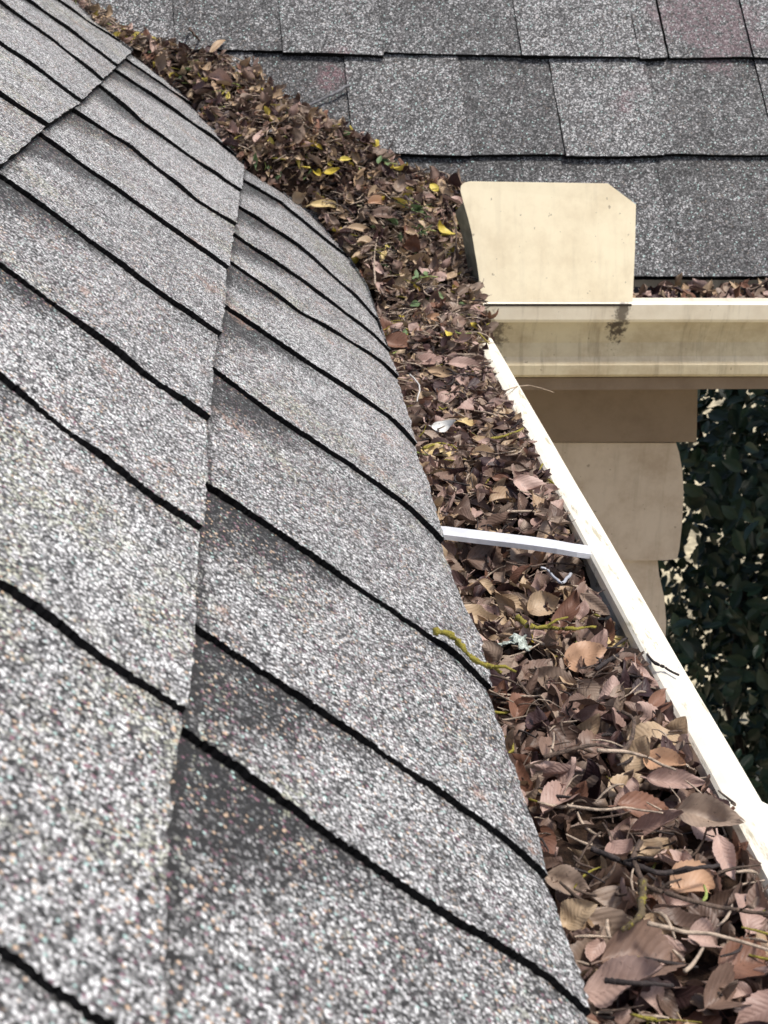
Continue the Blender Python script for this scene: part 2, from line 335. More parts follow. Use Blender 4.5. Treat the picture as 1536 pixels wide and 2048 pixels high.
# ------------------------------------------------------------------ far roof
JO = {0: [(345, 400), (558, 560), (758, 750), (1030, 1030), (1262, 1255), (1322, 1318), (1487, 1480)],
      1: [(697, 697), (928, 918), (1112, 1105), (1306, 1295), (1528, 1524)], 2: [(810, 810), (1050, 1050), (1320, 1318)], }
TN = {0: [-.07, .06, -.06, .14, .03, -.04, .08], 1: [.05, -.12, .10, -.06, .05], 2: [-.2, -.02, -.10, .05]}
qs = [-.018, onB(1300, 317)[1], onB(1150, 118)[1]]; EXP = qs[2] - qs[1]
while len(qs) < 9: qs.append(qs[-1] + EXP)
vs, fs, mi, uv, tone = [], [], [], [], []
def tab(x0, x1, q0, q1, lift, tn, over):
    base = len(vs); seed = rnd.random() * 90; nu = max(6, int((x1 - x0) / .0035)); nv = 16; T = .0075
    if x0 > .9 or x1 < -.6: nu = 8
    sl_ = rnd.uniform(-.004, .004); dq = rnd.uniform(-.0012, .0012) - (.0035 if over else 0)
    lean = rnd.uniform(-.0, .012)
    for j in range(nv + 1):
        v = j / nv
        for i in range(nu + 1):
            u = i / nu; q = q0 + (q1 + .012 - q0) * v; x = x0 + (x1 - x0) * u
            wig = .0022 * noise.noise(Vector((x * 9, q0 * 7, 3.)))
            if j == 0: q += dq + wig + sl_ * (u - .5) + .0009 * noise.noise(Vector((x * 500, 0, seed)))
            if i in (0, nu): x += .0008 * noise.noise(Vector((q * 600, 1, seed)))
            x += -.022 * (v - .5) * .4
            z = lift + T * (1 - v) + .0012 * noise.noise(Vector((x * 12, q * 12, seed))) + (.0022 if over else 0)
            vs.append(BP(x, q, z)); uv.append((1, 1)); tone.append(tn - (.05 * (v > .8) * (not over)))
    W = nu + 1
    for j in range(nv):
        for i in range(nu): fs.append((base + j * W + i, base + j * W + i + 1, base + (j + 1) * W + i + 1, base + (j + 1) * W + i)); mi.append(0)
    ring = [base + i for i in range(W)] + [base + j * W + nu for j in range(1, nv + 1)] + [base + nv * W + i for i in range(nu - 1, -1, -1)] + [base + j * W for j in range(nv - 1, 0, -1)]
    b2 = len(vs)
    for r in ring: vs.append(vs[r] - Vector(NB) * .0095 + Vector((0, .003, 0))); uv.append((1, 1)); tone.append(0)
    n = len(ring)
    for k in range(n): k2 = (k + 1) % n; fs.append((ring[k], b2 + k, b2 + k2, ring[k2])); mi.append(1)
for r in range(8):
    jo = {2: 0, 1: 1, 0: 2}.get(r); yy = {2: 60, 1: 215, 0: 340}.get(r)
    js = [onB(a, yy)[0] for a, _ in JO[jo]] if jo is not None else [-.3 + .05 * rnd.random()]
    tn = list(TN[jo]) if jo is not None else []
    while js[0] > -.75: js.insert(0, js[0] - rnd.uniform(.10, .16)); tn.insert(0, -.13 if (r == 1 and len(tn) == 5) else rnd.choice([-.12, -.05, .04, .10]))
    while js[-1] < 1.5: js.append(js[-1] + rnd.uniform(.10, .16)); tn.append(rnd.choice([-.12, -.05, .04, .10]))
    for i in range(len(js) - 1):
        t_ = .8 * tn[i] if i < len(tn) else 0
        tab(js[i], js[i + 1] - (.004 if (r == 2 and abs(js[i + 1] - onB(1322, 60)[0]) < .002) else .0007), qs[r], qs[r + 1], 0, t_ - .02, t_ > .02)
roof2 = empty('shingle_roof', (0.6, 2.0, 0.0))
sh = mesh('shingles', vs, fs, None, (M['gran_far'], M['asphalt']), mi, False, uv, {'tone': tone}); par(sh, roof2)
def slab_B(name, x0, x1, q0, q1, z0, z1, mat):
    c = [BP(x, q, z) for x in (x0, x1) for q in (q0, q1) for z in (z0, z1)]
    return par(mesh(name, c, [(0, 1, 3, 2), (4, 6, 7, 5), (0, 4, 5, 1), (2, 3, 7, 6), (0, 2, 6, 4), (1, 5, 7, 3)], None, (mat,)), roof2)
slab_B('felt_underlay', -.7, 1.5, -.012, qs[8], -.006, -.0035, M['felt'])
slab_B('roof_deck', -.7, 1.5, -.002, qs[8], -.024, -.0065, M['deck'])
GX0 = onY(965, 625, 1.6).x
v_, f_ = extrude_profile(thick([(EY + .02, EZ + .018), (EY - .006, EZ - .008), (EY - .008, EZ - .045), (EY - .012, EZ - .05)], .0009), GX0 - .02, 1.5, True, axis='X')
par(mesh('drip_edge', v_, f_, None, (M['dark_metal'],)), roof2)
v_, f_ = extrude_profile([(EY + .0, EZ - .02), (EY + .02, EZ - .012), (EY + .02, EZ - .115), (EY + .0, EZ - .115)], GX0 - .05, 1.5, True, axis='X')
par(mesh('fascia_board', v_, f_, None, (M['cream_board'],)), roof2)
tag(roof2, 'dark grey laminated shingle roof with level courses, behind the splash guard at the top of the photo', 'roof')

# ------------------------------------------------------------------ gutters
RZ = -0.37
RX0 = .2095; RX1 = .2285
GY = 1.6
rimz = onY(1400, 604, GY).z; rimb = onY(1400, 646, GY).z; fb = onY(1400, 731, GY).z; bb = onY(1400, 759, GY).z
st1 = onY(1238, 672, GY); st2 = onY(985, 690, GY); st3 = onY(1245, 625, GY); st4 = onY(975, 650, GY)
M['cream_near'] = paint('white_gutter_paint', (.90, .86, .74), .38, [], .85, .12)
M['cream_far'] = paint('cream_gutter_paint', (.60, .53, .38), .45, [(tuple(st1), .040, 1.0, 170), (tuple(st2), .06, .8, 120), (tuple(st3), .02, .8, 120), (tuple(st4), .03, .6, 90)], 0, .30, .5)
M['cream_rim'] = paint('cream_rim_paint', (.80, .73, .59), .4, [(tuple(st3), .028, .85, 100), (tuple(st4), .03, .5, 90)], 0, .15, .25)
M['guard'] = paint('cream_guard_paint', (.80, .71, .51), .42, [], 0, .16, .10)
g1 = empty('rain_gutter', (.16, .6, -.46))
prof = [(.094, RZ + .012), (.095, RZ - .085), (.16, RZ - .088), (.182, RZ - .086), (.186, RZ - .075), (.196, RZ - .05), (.212, RZ - .035), (.2235, RZ - .018)]
v_, f_ = extrude_profile(thick(prof, -.0009), -.5, 1.58, True, 60, .0012)
par(mesh('trough', v_, f_, None, (M['cream_near'],), smooth=False), g1)
def rim(y0, y1, dx, dz):
    c = [(RX0 - dx, RZ - .008), (RX0 - dx, RZ - .001), (RX0 + .0015 - dx, RZ + .0008 + dz), (RX0 + .006, RZ + .0022 + dz), (RX1 - .004, RZ + .0018 + dz), (RX1 + dx, RZ - .001 + dz), (RX1 + .0008 + dx, RZ - .006), (RX1 - .001 + dx, RZ - .0185), (RX1 - .004, RZ - .0185), (RX1 - .004, RZ - .006), (RX0 + .003, RZ - .006)]
    v, f = extrude_profile(c, y0, y1, True, 50, .0013)
    o = mesh('rim', v, f, None, (M['cream_near'],)); par(o, g1); return o
yj = onZ(1490, 1612, RZ).y
rim(yj - .012, 1.506, 0, 0); r2 = rim(-.5, yj, .0012, .0016); r2['label'] = 'overlapping nearer length of gutter rim with torn end'
# end of the rim folded down at the far end and the plug behind it
v_, f_ = extrude_profile(thick([(.2235, RZ - .018), (.2255, RZ - .008)], .001), 1.506, 1.58, True)
par(mesh('rim_return', v_, f_, None, (M['cream_near'],)), g1)
tag(g1, 'white-rimmed gutter running from the bottom right corner to the inside corner, packed with brown leaves', 'gutter')

g2 = empty('rain_gutter', (.6, GY, bb))
prof = [(GY + .136, rimz + .012), (GY + .136, bb), (GY + .03, bb), (GY + .014, bb + .0005), (GY + .0095, bb + .004), (GY + .009, fb - .002), (GY + .014, fb), (GY + .0175, fb + .006), (GY + .019, fb + .022), (GY + .014, rimb - .012), (GY + .008, rimb)]
v_, f_ = extrude_profile(thick(prof, .0009), GX0, 1.5, True, 40, .0008, axis='X')
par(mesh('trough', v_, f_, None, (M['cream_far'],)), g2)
prof = [(GY + .009, rimb - .001), (GY + .0015, rimb + .0005), (GY - .0005, rimb + .004), (GY - .0005, rimz - .003), (GY + .002, rimz - .0003), (GY + .018, rimz + .0005), (GY + .0185, rimz - .006), (GY + .016, rimz - .006), (GY + .010, rimz - .004)]
v_, f_ = extrude_profile(prof, GX0 + .0005, 1.5, True, 40, .0008, axis='X')
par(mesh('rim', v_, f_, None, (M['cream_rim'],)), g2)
# closed left end
pl_ = [(GY + .136, rimz), (GY + .136, bb), (GY + .014, bb), (GY + .0095, bb + .004), (GY + .009, fb), (GY + .019, fb + .022), (GY + .008, rimb), (GY, rimz - .002)]
v_, f_ = extrude_profile(pl_, GX0 - .001, GX0 + .0002, True, axis='X')
par(mesh('end_cap', v_, f_, None, (M['cream_far'],)), g2)
tag(g2, 'cream gutter with black mildew stains, running level below the splash guard to the right', 'gutter')

# splash guard: bent sheet standing on the far gutter rim
GP = GY + .0005
outl = [(966, 610), (962, 590), (958, 555), (954, 527), (950, 505), (944, 468), (936, 435), (927, 405), (921, 382), (922, 372), (928, 366), (940, 363), (1216, 367), (1272, 409), (1270, 500), (1265, 610)]
LEAN = math.tan(math.radians(20)); zb_ = onY(1100, 611, GP).z
def onG(x, y):
    rr_ = ray(x, y); k_ = (GP - LEAN * zb_) / (rr_[1] - LEAN * rr_[2]); return Vector(rr_ * k_)
P2 = [onG(x, y) for x, y in outl]
vs_, fs_ = [], []
n = len(P2)
bow = lambda p: .002 * math.sin((p.x - P2[0].x) / .16 * math.pi)
for p in P2: vs_.append((p.x, p.y - bow(p) * .5, p.z))
for p in P2: vs_.append((p.x, p.y + .0014 - bow(p) * .5, p.z))
fs_.append(tuple(range(n))); fs_.append(tuple(range(2 * n - 1, n - 1, -1)))
for k in range(n): fs_.append((k, n + k, n + (k + 1) % n, (k + 1) % n))
sg = empty('splash_guard', P2[0])
par(mesh('front_plate', vs_, fs_, None, (M['guard'],)), sg)
vs_, fs_ = [], []
W_ = P2[:8]; m_ = len(W_)
for (dx, dy) in ((-.0006, .002), (.0008, .002), (.0008 - .006, .045), (-.0006 - .006, .045)):
    for k, p in enumerate(W_): vs_.append((p.x + dx + .0002, p.y + dy * (.35 + .65 * (1 - k / m_)), p.z - (.016 * k / m_ if dy > .01 else 0)))
for a in range(4):
    b_ = (a + 1) % 4
    for k in range(m_ - 1): fs_.append((a * m_ + k, b_ * m_ + k, b_ * m_ + k + 1, a * m_ + k + 1))
fs_ += [(0, m_, 2 * m_, 3 * m_), (m_ - 1, 4 * m_ - 1, 3 * m_ - 1, 2 * m_ - 1)]
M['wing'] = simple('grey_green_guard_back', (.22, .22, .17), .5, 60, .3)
par(mesh('side_wing', vs_, fs_, None, (M['wing'],)), sg)
gl = onY(968, 608, GP); gr_ = onY(1263, 608, GP)
M['joint'] = simple('painted_gap_shade', (.03, .022, .015), .9, 200, .4)  # dark strip standing in for the shaded gap under the guard
box_v = [(x, y, z) for x in (gl.x, gr_.x) for y in (GP - .0012, GP + .003) for z in (gl.z - .0022, gl.z + .0003)]
par(mesh('joint_line', box_v, [(0, 1, 3, 2), (4, 6, 7, 5), (0, 4, 5, 1), (2, 3, 7, 6), (0, 2, 6, 4), (1, 5, 7, 3)], None, (M['joint'],)), sg)
tag(sg, 'cream metal splash guard with clipped upper right corner standing on the gutter rim', 'splash guard')

# hanger strap across the near gutter
def ribbon(path, wv, t, name, mat, parent=None):
    vs_, fs_ = [], []
    for p, w_, tz in path:
        for (a, b_) in ((-1, 0), (1, 0), (1, -1), (-1, -1)): vs_.append(p + wv * (a * w_ / 2) + Vector((0, 0, b_ * t + (tz if a > 0 else 0))))
    n_ = len(path)
    for i in range(n_ - 1):
        for k in range(4): fs_.append((i * 4 + k, i * 4 + (k + 1) % 4, i * 4 + 4 + (k + 1) % 4, i * 4 + 4 + k))
    fs_ += [(3, 2, 1, 0), tuple((n_ - 1) * 4 + k for k in range(4))]
    return mesh(name, vs_, fs_, parent, (mat,))
SZ = -.366
sp = [(860, 1062), (893, 1064), (950, 1071), (1010, 1078), (1060, 1084), (1110, 1091), (1150, 1098), (1180, 1102), (1192, 1104)]
path = []
for i, (x, y) in enumerate(sp):
    z = SZ - (.004 * max(0, i - 5) ** 1.2 * .5) + (.001 if i < 2 else 0); p = onZ(x, y, z)
    path.append((p, .0135 - .0006 * max(0, i - 4), .0015))
hs = empty('gutter_hanger', path[3][0])
par(ribbon(path, Vector((0, 1, 0)), .0012, 'strap', M['aluminium']), hs)
path2 = [(p + Vector((0, -.0062, .0004)), .0013, 0) for p, w_, _ in path]
par(ribbon(path2, Vector((0, 1, 0)), .0035, 'folded_edge', M['aluminium']), hs)
tag(hs, 'grey metal strap crossing the leaf-filled gutter just below the middle', 'gutter hanger')

# ------------------------------------------------------------------ wall with boards below the far gutter
M['board_a'] = paint('shade_darkened_brown_board', (.23, .17, .12), .7, [], 0, .2)  # brown frieze and soffit, part of the overhang's shade put into the colour
M['board_b'] = paint('beige_board', (.56, .47, .38), .65, [], 0, .25, .22)
wl = empty('board_wall', (.3, 1.76, -2.9))
WY = 1.755
def board(outline, y0, name, mat, dy=.02, tilt=0.0):
    P = [onY(x, y, y0) for x, y in outline]; zb = min(p.z for p in P); zt = max(p.z for p in P); n = len(P); v = []
    for p in P: v.append((p.x, p.y - tilt * (zt - p.z) / (zt - zb), p.z))
    for p in P: v.append((p.x, p.y + dy, p.z))
    f = [tuple(range(n)), tuple(range(2 * n - 1, n - 1, -1))] + [(k, n + k, n + (k + 1) % n, (k + 1) % n) for k in range(n)]
    return par(mesh(name, v, f, None, (mat,)), wl)
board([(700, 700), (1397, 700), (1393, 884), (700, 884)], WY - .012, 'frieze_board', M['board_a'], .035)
board([(700, 884), (1352, 886), (1358, 905), (1364, 940), (1366, 980), (1363, 1040), (1357, 1092), (1352, 1114), (1330, 1117), (700, 1119)], WY, 'siding_board', M['board_b'], .03, .006)
board([(700, 1110), (1314, 1112), (1318, 1150), (1328, 1195), (1331, 1240), (1328, 1300), (1316, 1350), (700, 1352)], WY + .006, 'siding_board', M['board_b'], .03, .006)
for k in range(12):
    board([(700, 1340 + k * 230), (1309 - 8 * k, 1342 + k * 230), (1318 - 8 * k, 1450 + k * 230), (1305 - 8 * k, 1580 + k * 230), (700, 1580 + k * 230)], WY + .010, 'siding_board', M['board_b'], .03, .006)
xe = onY(1300, 1000, WY).x
def box(name, a, b_, mat, root, cut=None):
    v = [(x, y, z) for x in (a[0], b_[0]) for y in (a[1], b_[1]) for z in (a[2], b_[2])]
    return par(mesh(name, v, [(0, 1, 3, 2), (4, 6, 7, 5), (0, 4, 5, 1), (2, 3, 7, 6), (0, 2, 6, 4), (1, 5, 7, 3)], None, (mat,)), root)
box('wall_core', (-.6, WY + .032, -2.9), (xe - .02, WY + .5, bb - .03), M['board_b'], wl)
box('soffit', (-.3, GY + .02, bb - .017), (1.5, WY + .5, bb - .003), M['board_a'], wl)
tag(wl, 'tan board wall with stepped right edge below the cream gutter', 'wall')

# ------------------------------------------------------------------ ground and shrubs far below
GZ = -3.0
me = mesh('ground', [(-40, -20, GZ), (60, -20, GZ), (60, 90, GZ), (-40, 90, GZ)], [(0, 1, 2, 3)], None, (M['ground'],)); tag(me, 'pale sunlit gravel ground', None, None, 'structure'); me['kind'] = 'structure'
def leafmat(name, col, col2, rough=.5, trans=.1, veins=.5, spec=.4):
    m, t, b, N, L = newmat(name)
    uvn = N('ShaderNodeUVMap'); uvn.uv_map = 'UVMap'; s = N('ShaderNodeSeparateXYZ'); L(uvn.outputs[0], s.inputs[0])
    at = N('ShaderNodeAttribute'); at.attribute_name = 'rnd'; oi = N('ShaderNodeObjectInfo')
    r = math_node(t, 'FRACT', math_node(t, 'ADD', at.outputs['Fac'], oi.outputs['Random']))
    g = N('ShaderNodeNewGeometry')
    nz = ntex(t, g.outputs['Position'], 130, 4, .65)
    c = mixc(t, math_node(t, 'ADD', math_node(t, 'MULTIPLY', r, .8), math_node(t, 'MULTIPLY', math_node(t, 'SUBTRACT', nz, .5), 1.0), True), col, col2)
    av = math_node(t, 'ABSOLUTE', math_node(t, 'SUBTRACT', s.outputs[1], .5))
    ph = math_node(t, 'MULTIPLY', math_node(t, 'SUBTRACT', s.outputs[0], math_node(t, 'MULTIPLY', av, .55)), 62.0)
    wv = math_node(t, 'SINE', ph)
    mid = smap(t, av, .035, .0)
    vein = math_node(t, 'MAXIMUM', smap(t, wv, .70, 1.0), mid)
    c = mixc(t, math_node(t, 'MULTIPLY', vein, .20 * veins), c, tuple(min(1, x * 1.5 + .03) for x in col2))
    spots = math_node(t, 'GREATER_THAN', ntex(t, g.outputs['Position'], 420, 2, .7), .66)
    c = mixc(t, math_node(t, 'MULTIPLY', spots, .45), c, tuple(x * .35 for x in col))
    L(c, b.inputs['Base Color']); b.inputs['Roughness'].default_value = rough; b.inputs['Specular IOR Level'].default_value = spec
    bp = N('ShaderNodeBump'); bp.inputs['Strength'].default_value = .42 * veins; bp.inputs['Distance'].default_value = .0008
    L(math_node(t, 'ADD', math_node(t, 'MULTIPLY', wv, .35), math_node(t, 'MULTIPLY', nz, 1.3)), bp.inputs['Height']); L(bp.outputs[0], b.inputs['Normal'])
    if trans:
        tr = N('ShaderNodeBsdfTranslucent'); L(c, tr.inputs[0]); mx = N('ShaderNodeMixShader'); mx.inputs[0].default_value = trans
        L(b.outputs[0], mx.inputs[1]); L(tr.outputs[0], mx.inputs[2]); L(mx.outputs[0], t.nodes['Material Output'].inputs[0])
    return m
LM = {
 'brown': leafmat('brown_leaf', (.10, .062, .046), (.25, .165, .125)),
 'pink': leafmat('pinkish_tan_leaf', (.30, .19, .155), (.54, .39, .33)),
 'rust': leafmat('rust_leaf', (.14, .066, .042), (.25, .13, .085)),
 'grey': leafmat('grey_brown_leaf', (.17, .12, .09), (.36, .27, .205)),
 'tan': leafmat('tan_leaf', (.34, .23, .14), (.50, .38, .25)),
 'dark': leafmat('dark_purple_brown_leaf', (.035, .018, .02), (.085, .045, .04)),
 'yellow': leafmat('yellow_leaf', (.52, .40, .05), (.66, .56, .14), veins=.25),
 'buff': leafmat('buff_yellow_leaf', (.50, .36, .15), (.62, .48, .24), veins=.3),
 'white': leafmat('white_leaf', (.75, .76, .72), (.9, .9, .85), veins=.15),
 'orange': leafmat('orange_tan_leaf', (.38, .22, .13), (.52, .32, .20), veins=.3),
 'green': leafmat('green_leaf', (.07, .12, .05), (.20, .28, .12), veins=.4),
 'hedge': leafmat('dark_glossy_leaf', (.008, .019, .010), (.026, .060, .034), .4, .05, .3, .4),
}
def leaf_geo(Ln, Wd, fold, curl, cup, twist, serr, r, nu=14, pet=.18, shape=.85, warp=.0, hole=False):
    """one leaf along +X from 0 to Ln, normal +Z; returns verts, faces, uv"""
    vs_, uv_, fs_ = [], [], []
    cols = [-1, -.72, -.3, 0, .3, .72, 1]; sd = r.random() * 60
    ang = 0; x = z = 0.0; ds = Ln / nu; asym = r.uniform(-.12, .12)
    for i in range(nu + 1):
        u = i / nu
        wd = Wd / 2 * max(.03, (math.sin(math.pi * min(1, u ** shape)) ** .72)) if 0 < u < 1 else Wd * .02
        tw = twist * (u - .4)
        for c in cols:
            ww = c * wd * (1 + asym * c)
            if abs(c) == 1 and serr: ww *= (1 + serr * (.5 if i % 2 else -.5)); 
            if abs(c) > .6: ww *= 1 + .10 * noise.noise(Vector((u * 4, c, sd)))
            yy = ww * math.cos(fold * (abs(c) > 0)); zz = abs(ww) * math.sin(fold) + cup * (ww / (Wd / 2)) ** 2 * Wd * .5
            zz += warp * Wd * noise.noise(Vector((u * 2.6, c * 1.3, sd)))
            y2 = yy * math.cos(tw) - zz * math.sin(tw); z2 = yy * math.sin(tw) + zz * math.cos(tw)
            xo = (.25 * abs(c) * wd * .3 if serr else 0) * (i % 2)
            vs_.append(Vector((x + xo - z2 * math.sin(ang), y2, z + z2 * math.cos(ang)))); uv_.append((u, .5 + c / 2))
        x += math.cos(ang) * ds; z += math.sin(ang) * ds; ang += curl / nu * (1 + .6 * math.sin(u * 5 + sd))
    m = len(cols)
    for i in range(nu):
        for k in range(m - 1): fs_.append((i * m + k, i * m + k + 1, (i + 1) * m + k + 1, (i + 1) * m + k))
    if pet:
        b0 = len(vs_); pr_ = Ln * .012 + .0002; dirp = r.uniform(-.4, .4)
        for i in range(4):
            t = i / 3; c = Vector((-pet * Ln * t + .02 * Ln, dirp * pet * Ln * t * t, -.1 * pet * Ln * t))
            for a in range(3): vs_.append(c + Vector((0, math.cos(a * 2.1) * pr_, math.sin(a * 2.1) * pr_))); uv_.append((.5, .5))
        for i in range(3):
            for a in range(3): fs_.append((b0 + i * 3 + a, b0 + i * 3 + (a + 1) % 3, b0 + i * 3 + 3 + (a + 1) % 3, b0 + i * 3 + 3 + a))
    return vs_, fs_, uv_
def leaf_mesh(name, geo, mat):
    me = bpy.data.meshes.new(name); me.from_pydata([tuple(v) for v in geo[0]], [], geo[1]); me.polygons.foreach_set('use_smooth', [True] * len(me.polygons))
    l = me.uv_layers.new(name='UVMap'); li = np.empty(len(me.loops), dtype=np.int32); me.loops.foreach_get('vertex_index', li)
    l.data.foreach_set('uv', np.array(geo[2], dtype=np.float32)[li].ravel()); me.materials.append(mat); return me
# merged scatter builder
class Heap:
    def __init__(s): s.v, s.f, s.uv, s.r, s.m = [], [], [], [], []
    def add(s, geo, mtx, mi_, r):
        b = len(s.v); s.v += [mtx @ v for v in geo[0]]; s.f += [tuple(b + i for i in f) for f in geo[1]]; s.uv += geo[2]; s.r += [r] * len(geo[0]); s.m += [mi_] * len(geo[1])
    def build(s, name, mats): return mesh(name, s.v, s.f, None, mats, s.m, True, s.uv, {'rnd': s.r})

def tube(path, rad, mat, name='twig', parent=None, knob=0., seg=7, root=None):
    vs_, fs_ = [], []; n_ = len(path); sd = rnd.random() * 99
    for i, p in enumerate(path):
        d = (path[min(i + 1, n_ - 1)] - path[max(i - 1, 0)]).normalized(); a = d.orthogonal().normalized(); b_ = d.cross(a)
        rr = rad[i] if isinstance(rad, (list, tuple)) else rad
        for k in range(seg):
            th = 2 * math.pi * k / seg; r_ = rr * (1 + knob * noise.noise(Vector((i * .9, k * .9, sd))) + knob * .6 * noise.noise(Vector((i * .35, 9, sd))))
            vs_.append(p + a * math.cos(th) * r_ + b_ * math.sin(th) * r_)
    for i in range(n_ - 1):
        for k in range(seg): fs_.append((i * seg + k, i * seg + (k + 1) % seg, (i + 1) * seg + (k + 1) % seg, (i + 1) * seg + k))
    fs_ += [tuple(range(seg))[::-1], tuple((n_ - 1) * seg + k for k in range(seg))]
    if root is not None: vs_ = [v - Vector(root) for v in vs_]
    o = mesh(name, vs_, fs_, parent, (mat,), smooth=True)
    if root is not None: o.location = root
    return o

def shrub(cx, cy, cz, rx, ry, rz, nleaf, label, seed, ls=.05):
    r = random.Random(seed); root = empty('shrub', (cx, cy, GZ))
    hp = Heap(); vars_ = [leaf_geo(1, r.uniform(.45, .6), .25, r.uniform(-.6, .5), 0, .3, .0, r, 6, .1) for _ in range(5)]
    cl = [(Vector((r.gauss(0, 1), r.gauss(0, 1), r.gauss(0, 1))).normalized() * r.uniform(.35, 1)) for _ in range(nleaf // 16)]
    for c in cl:
        for _ in range(16):
            p = Vector((cx + c.x * rx, cy + c.y * ry, cz + c.z * rz)) + Vector((r.gauss(0, .05), r.gauss(0, .05), r.gauss(0, .05)))
            if p.z < GZ + .05: continue
            out = Vector((c.x, c.y, c.z + .5)).normalized(); q = (out + Vector((r.gauss(0, .5), r.gauss(0, .5), r.gauss(0, .5)))).normalized().to_track_quat('Z', 'X')
            mtx = Matrix.Translation(p) @ q.to_matrix().to_4x4() @ Matrix.Rotation(r.uniform(0, 6.28), 4, 'Z') @ Matrix.Scale(ls * r.uniform(.6, 1.3), 4)
            hp.add(r.choice(vars_), mtx, 0, r.random())
    par(hp.build('foliage', (LM['hedge'],)), root)
    b_ = bpy.data.objects
    for k in range(7):
        a = r.uniform(0, 6.28); e = Vector((cx + rx * .7 * math.cos(a), cy + ry * .7 * math.sin(a), cz + rz * r.uniform(.1, .8)))
        s0 = Vector((cx + .05 * math.cos(a), cy + .05 * math.sin(a), GZ)); pts = [s0.lerp(e, t / 8) + Vector((r.gauss(0, .02), r.gauss(0, .02), .15 * math.sin(t / 8 * 3.14))) for t in range(9)]
        par(tube(pts, [.02 * (1 - .8 * t / 8) for t in range(9)], M['dark_bark'], 'branch', seg=6), root)
    tag(root, label, 'shrub'); return root
shrub(1.42, 3.05, -1.2, .80, .62, 1.1, 21000, 'dark glossy-leaved shrub beyond the wall, upper part at the right edge', 4, .042)
shrub(1.45, 3.3, -2.35, .75, .5, .62, 5000, 'low dark shrub at the bottom right with pale ground showing between its leaves', 9, .055)
shrub(2.3, 4.6, -1.9, .9, .8, 1.1, 3000, 'dark shrub standing farthest out beyond the other shrubs', 14, .08)

# ------------------------------------------------------------------ debris surface
rows = []                                            # (left point, right point) cross-sections from the valley top down the gutter
VR = [((122, -8), (140, -12)), ((180, 60), (215, 66)), ((252, 113), (318, 100)), ((330, 165), (430, 122)), ((400, 240), (515, 158)), ((440, 290), (572, 214)), ((485, 337), (690, 268)), ((560, 385), (765, 308)), ((620, 430), (800, 345)), ((690, 510), (925, 378))]
for a, b_ in VR:
    p, q = onL(*a); q = min(q, qv(p)); x, qq = onB(*b_); rows.append((LP(p - .004, q, .004), BP(x, qq, .006)))
def gz(y):                                           # height of the litter in the gutter
    return RZ + float(np.interp(y, [.3, .5, .62, .74, .82, .90, .94, .975, 1.05, 1.2, 1.42, 1.6], [-.001, -.001, -.003, -.008, -.020, -.026, -.018, -.008, -.004, -.002, .003, .012]))
rows.append((LP(.316, 1.60, .0), Vector((GX0 - .006, 1.655, RZ + .03))))
for y in (1.56, 1.50, 1.43): rows.append((Vector((.108, y, gz(y) + .004)), Vector((.214 if y < 1.5 else GX0 - .004, y, gz(y) + .004))))
for k in range(26):
    y = 1.40 - k * .062; rows.append((Vector((.100, y, gz(y))), Vector((RX0 + .003, y, gz(y) - .001))))
NR = len(rows)
def surf(a, t):                                      # a along the rows (0..NR-1), t across
    i = min(int(a), NR - 2); f = a - i
    L0 = rows[i][0].lerp(rows[i + 1][0], f); R0 = rows[i][1].lerp(rows[i + 1][1], f); P = L0.lerp(R0, t)
    wdt = (R0 - L0).length; z = .13 * wdt * 4 * t * (1 - t) * (1 if a < 11 else .25)
    if a > 13: z += .004 * max(0, t - .6) / .4
    z += .006 * noise.noise(Vector((P.x * 22, P.y * 22, 1.7))) + .004 * noise.noise(Vector((P.x * 60, P.y * 60, 4)))
    return P + Vector((0, -.25 * z if a < 10 else 0, z)), wdt
vs_, fs_ = [], []; ns, nt_ = 330, 22
for i in range(ns + 1):
    for k in range(nt_ + 1):
        P, _ = surf((NR - 1) * i / ns * .9999, -.03 + 1.06 * k / nt_); vs_.append(P + Vector((0, 0, -.012 + .004 * noise.noise(P * 140))))
for i in range(ns):
    for k in range(nt_): fs_.append((i * (nt_ + 1) + k, i * (nt_ + 1) + k + 1, (i + 1) * (nt_ + 1) + k + 1, (i + 1) * (nt_ + 1) + k))
o = mesh('compost', vs_, fs_, None, (M['compost'],)); tag(o, 'dark rotted compost under the leaves in gutter and valley', None, None, 'stuff')

# candidate leaves
CAM = Vector((0, 0, 0))
seglen = []; area = []
for i in range(NR - 1):
    w_ = ((rows[i][1] - rows[i][0]).length + (rows[i + 1][1] - rows[i + 1][0]).length) / 2; l_ = (rows[i + 1][0].lerp(rows[i + 1][1], .5) - rows[i][0].lerp(rows[i][1], .5)).length
    area.append(max(w_, .01) * l_)
cum = np.cumsum(area)
r = random.Random(5)
KEYS = ['brown', 'pink', 'rust', 'grey', 'tan', 'dark', 'yellow', 'green']
variants = {}
def getvar(kind, k):                                  # a few shared leaf shapes per colour
    key = (kind, k)
    if key not in variants:
        q = random.Random(100 + k * 7)
        oval = 8 <= k < 20
        variants[key] = (leaf_geo(1, q.uniform(.46, .60) if not oval else q.uniform(.36, .5), q.uniform(.05, .75), q.uniform(-2.2, 2.4), q.uniform(-.4, .6), q.uniform(-1.4, 1.4), 0 if oval else .07, q, 18 if not oval else 9, q.choice([.12, .2, 0]), .82, .22), None)
        variants[key] = (variants[key][0], leaf_mesh(kind + '_leaf', variants[key][0], LM[kind]))
    return variants[key]
shape_word = {}
cands = []
def pick(x_):
    tot = 0
    for k_, w_ in x_:
        tot += w_
    z = r.random() * tot
    for k_, w_ in x_:
        z -= w_
        if z <= 0: return k_
_ga = {}
def GEOA(k, v):
    if (k, v) not in _ga: _ga[(k, v)] = np.array([tuple(p) for p in getvar(k, v)[0][0]])
    return _ga[(k, v)]
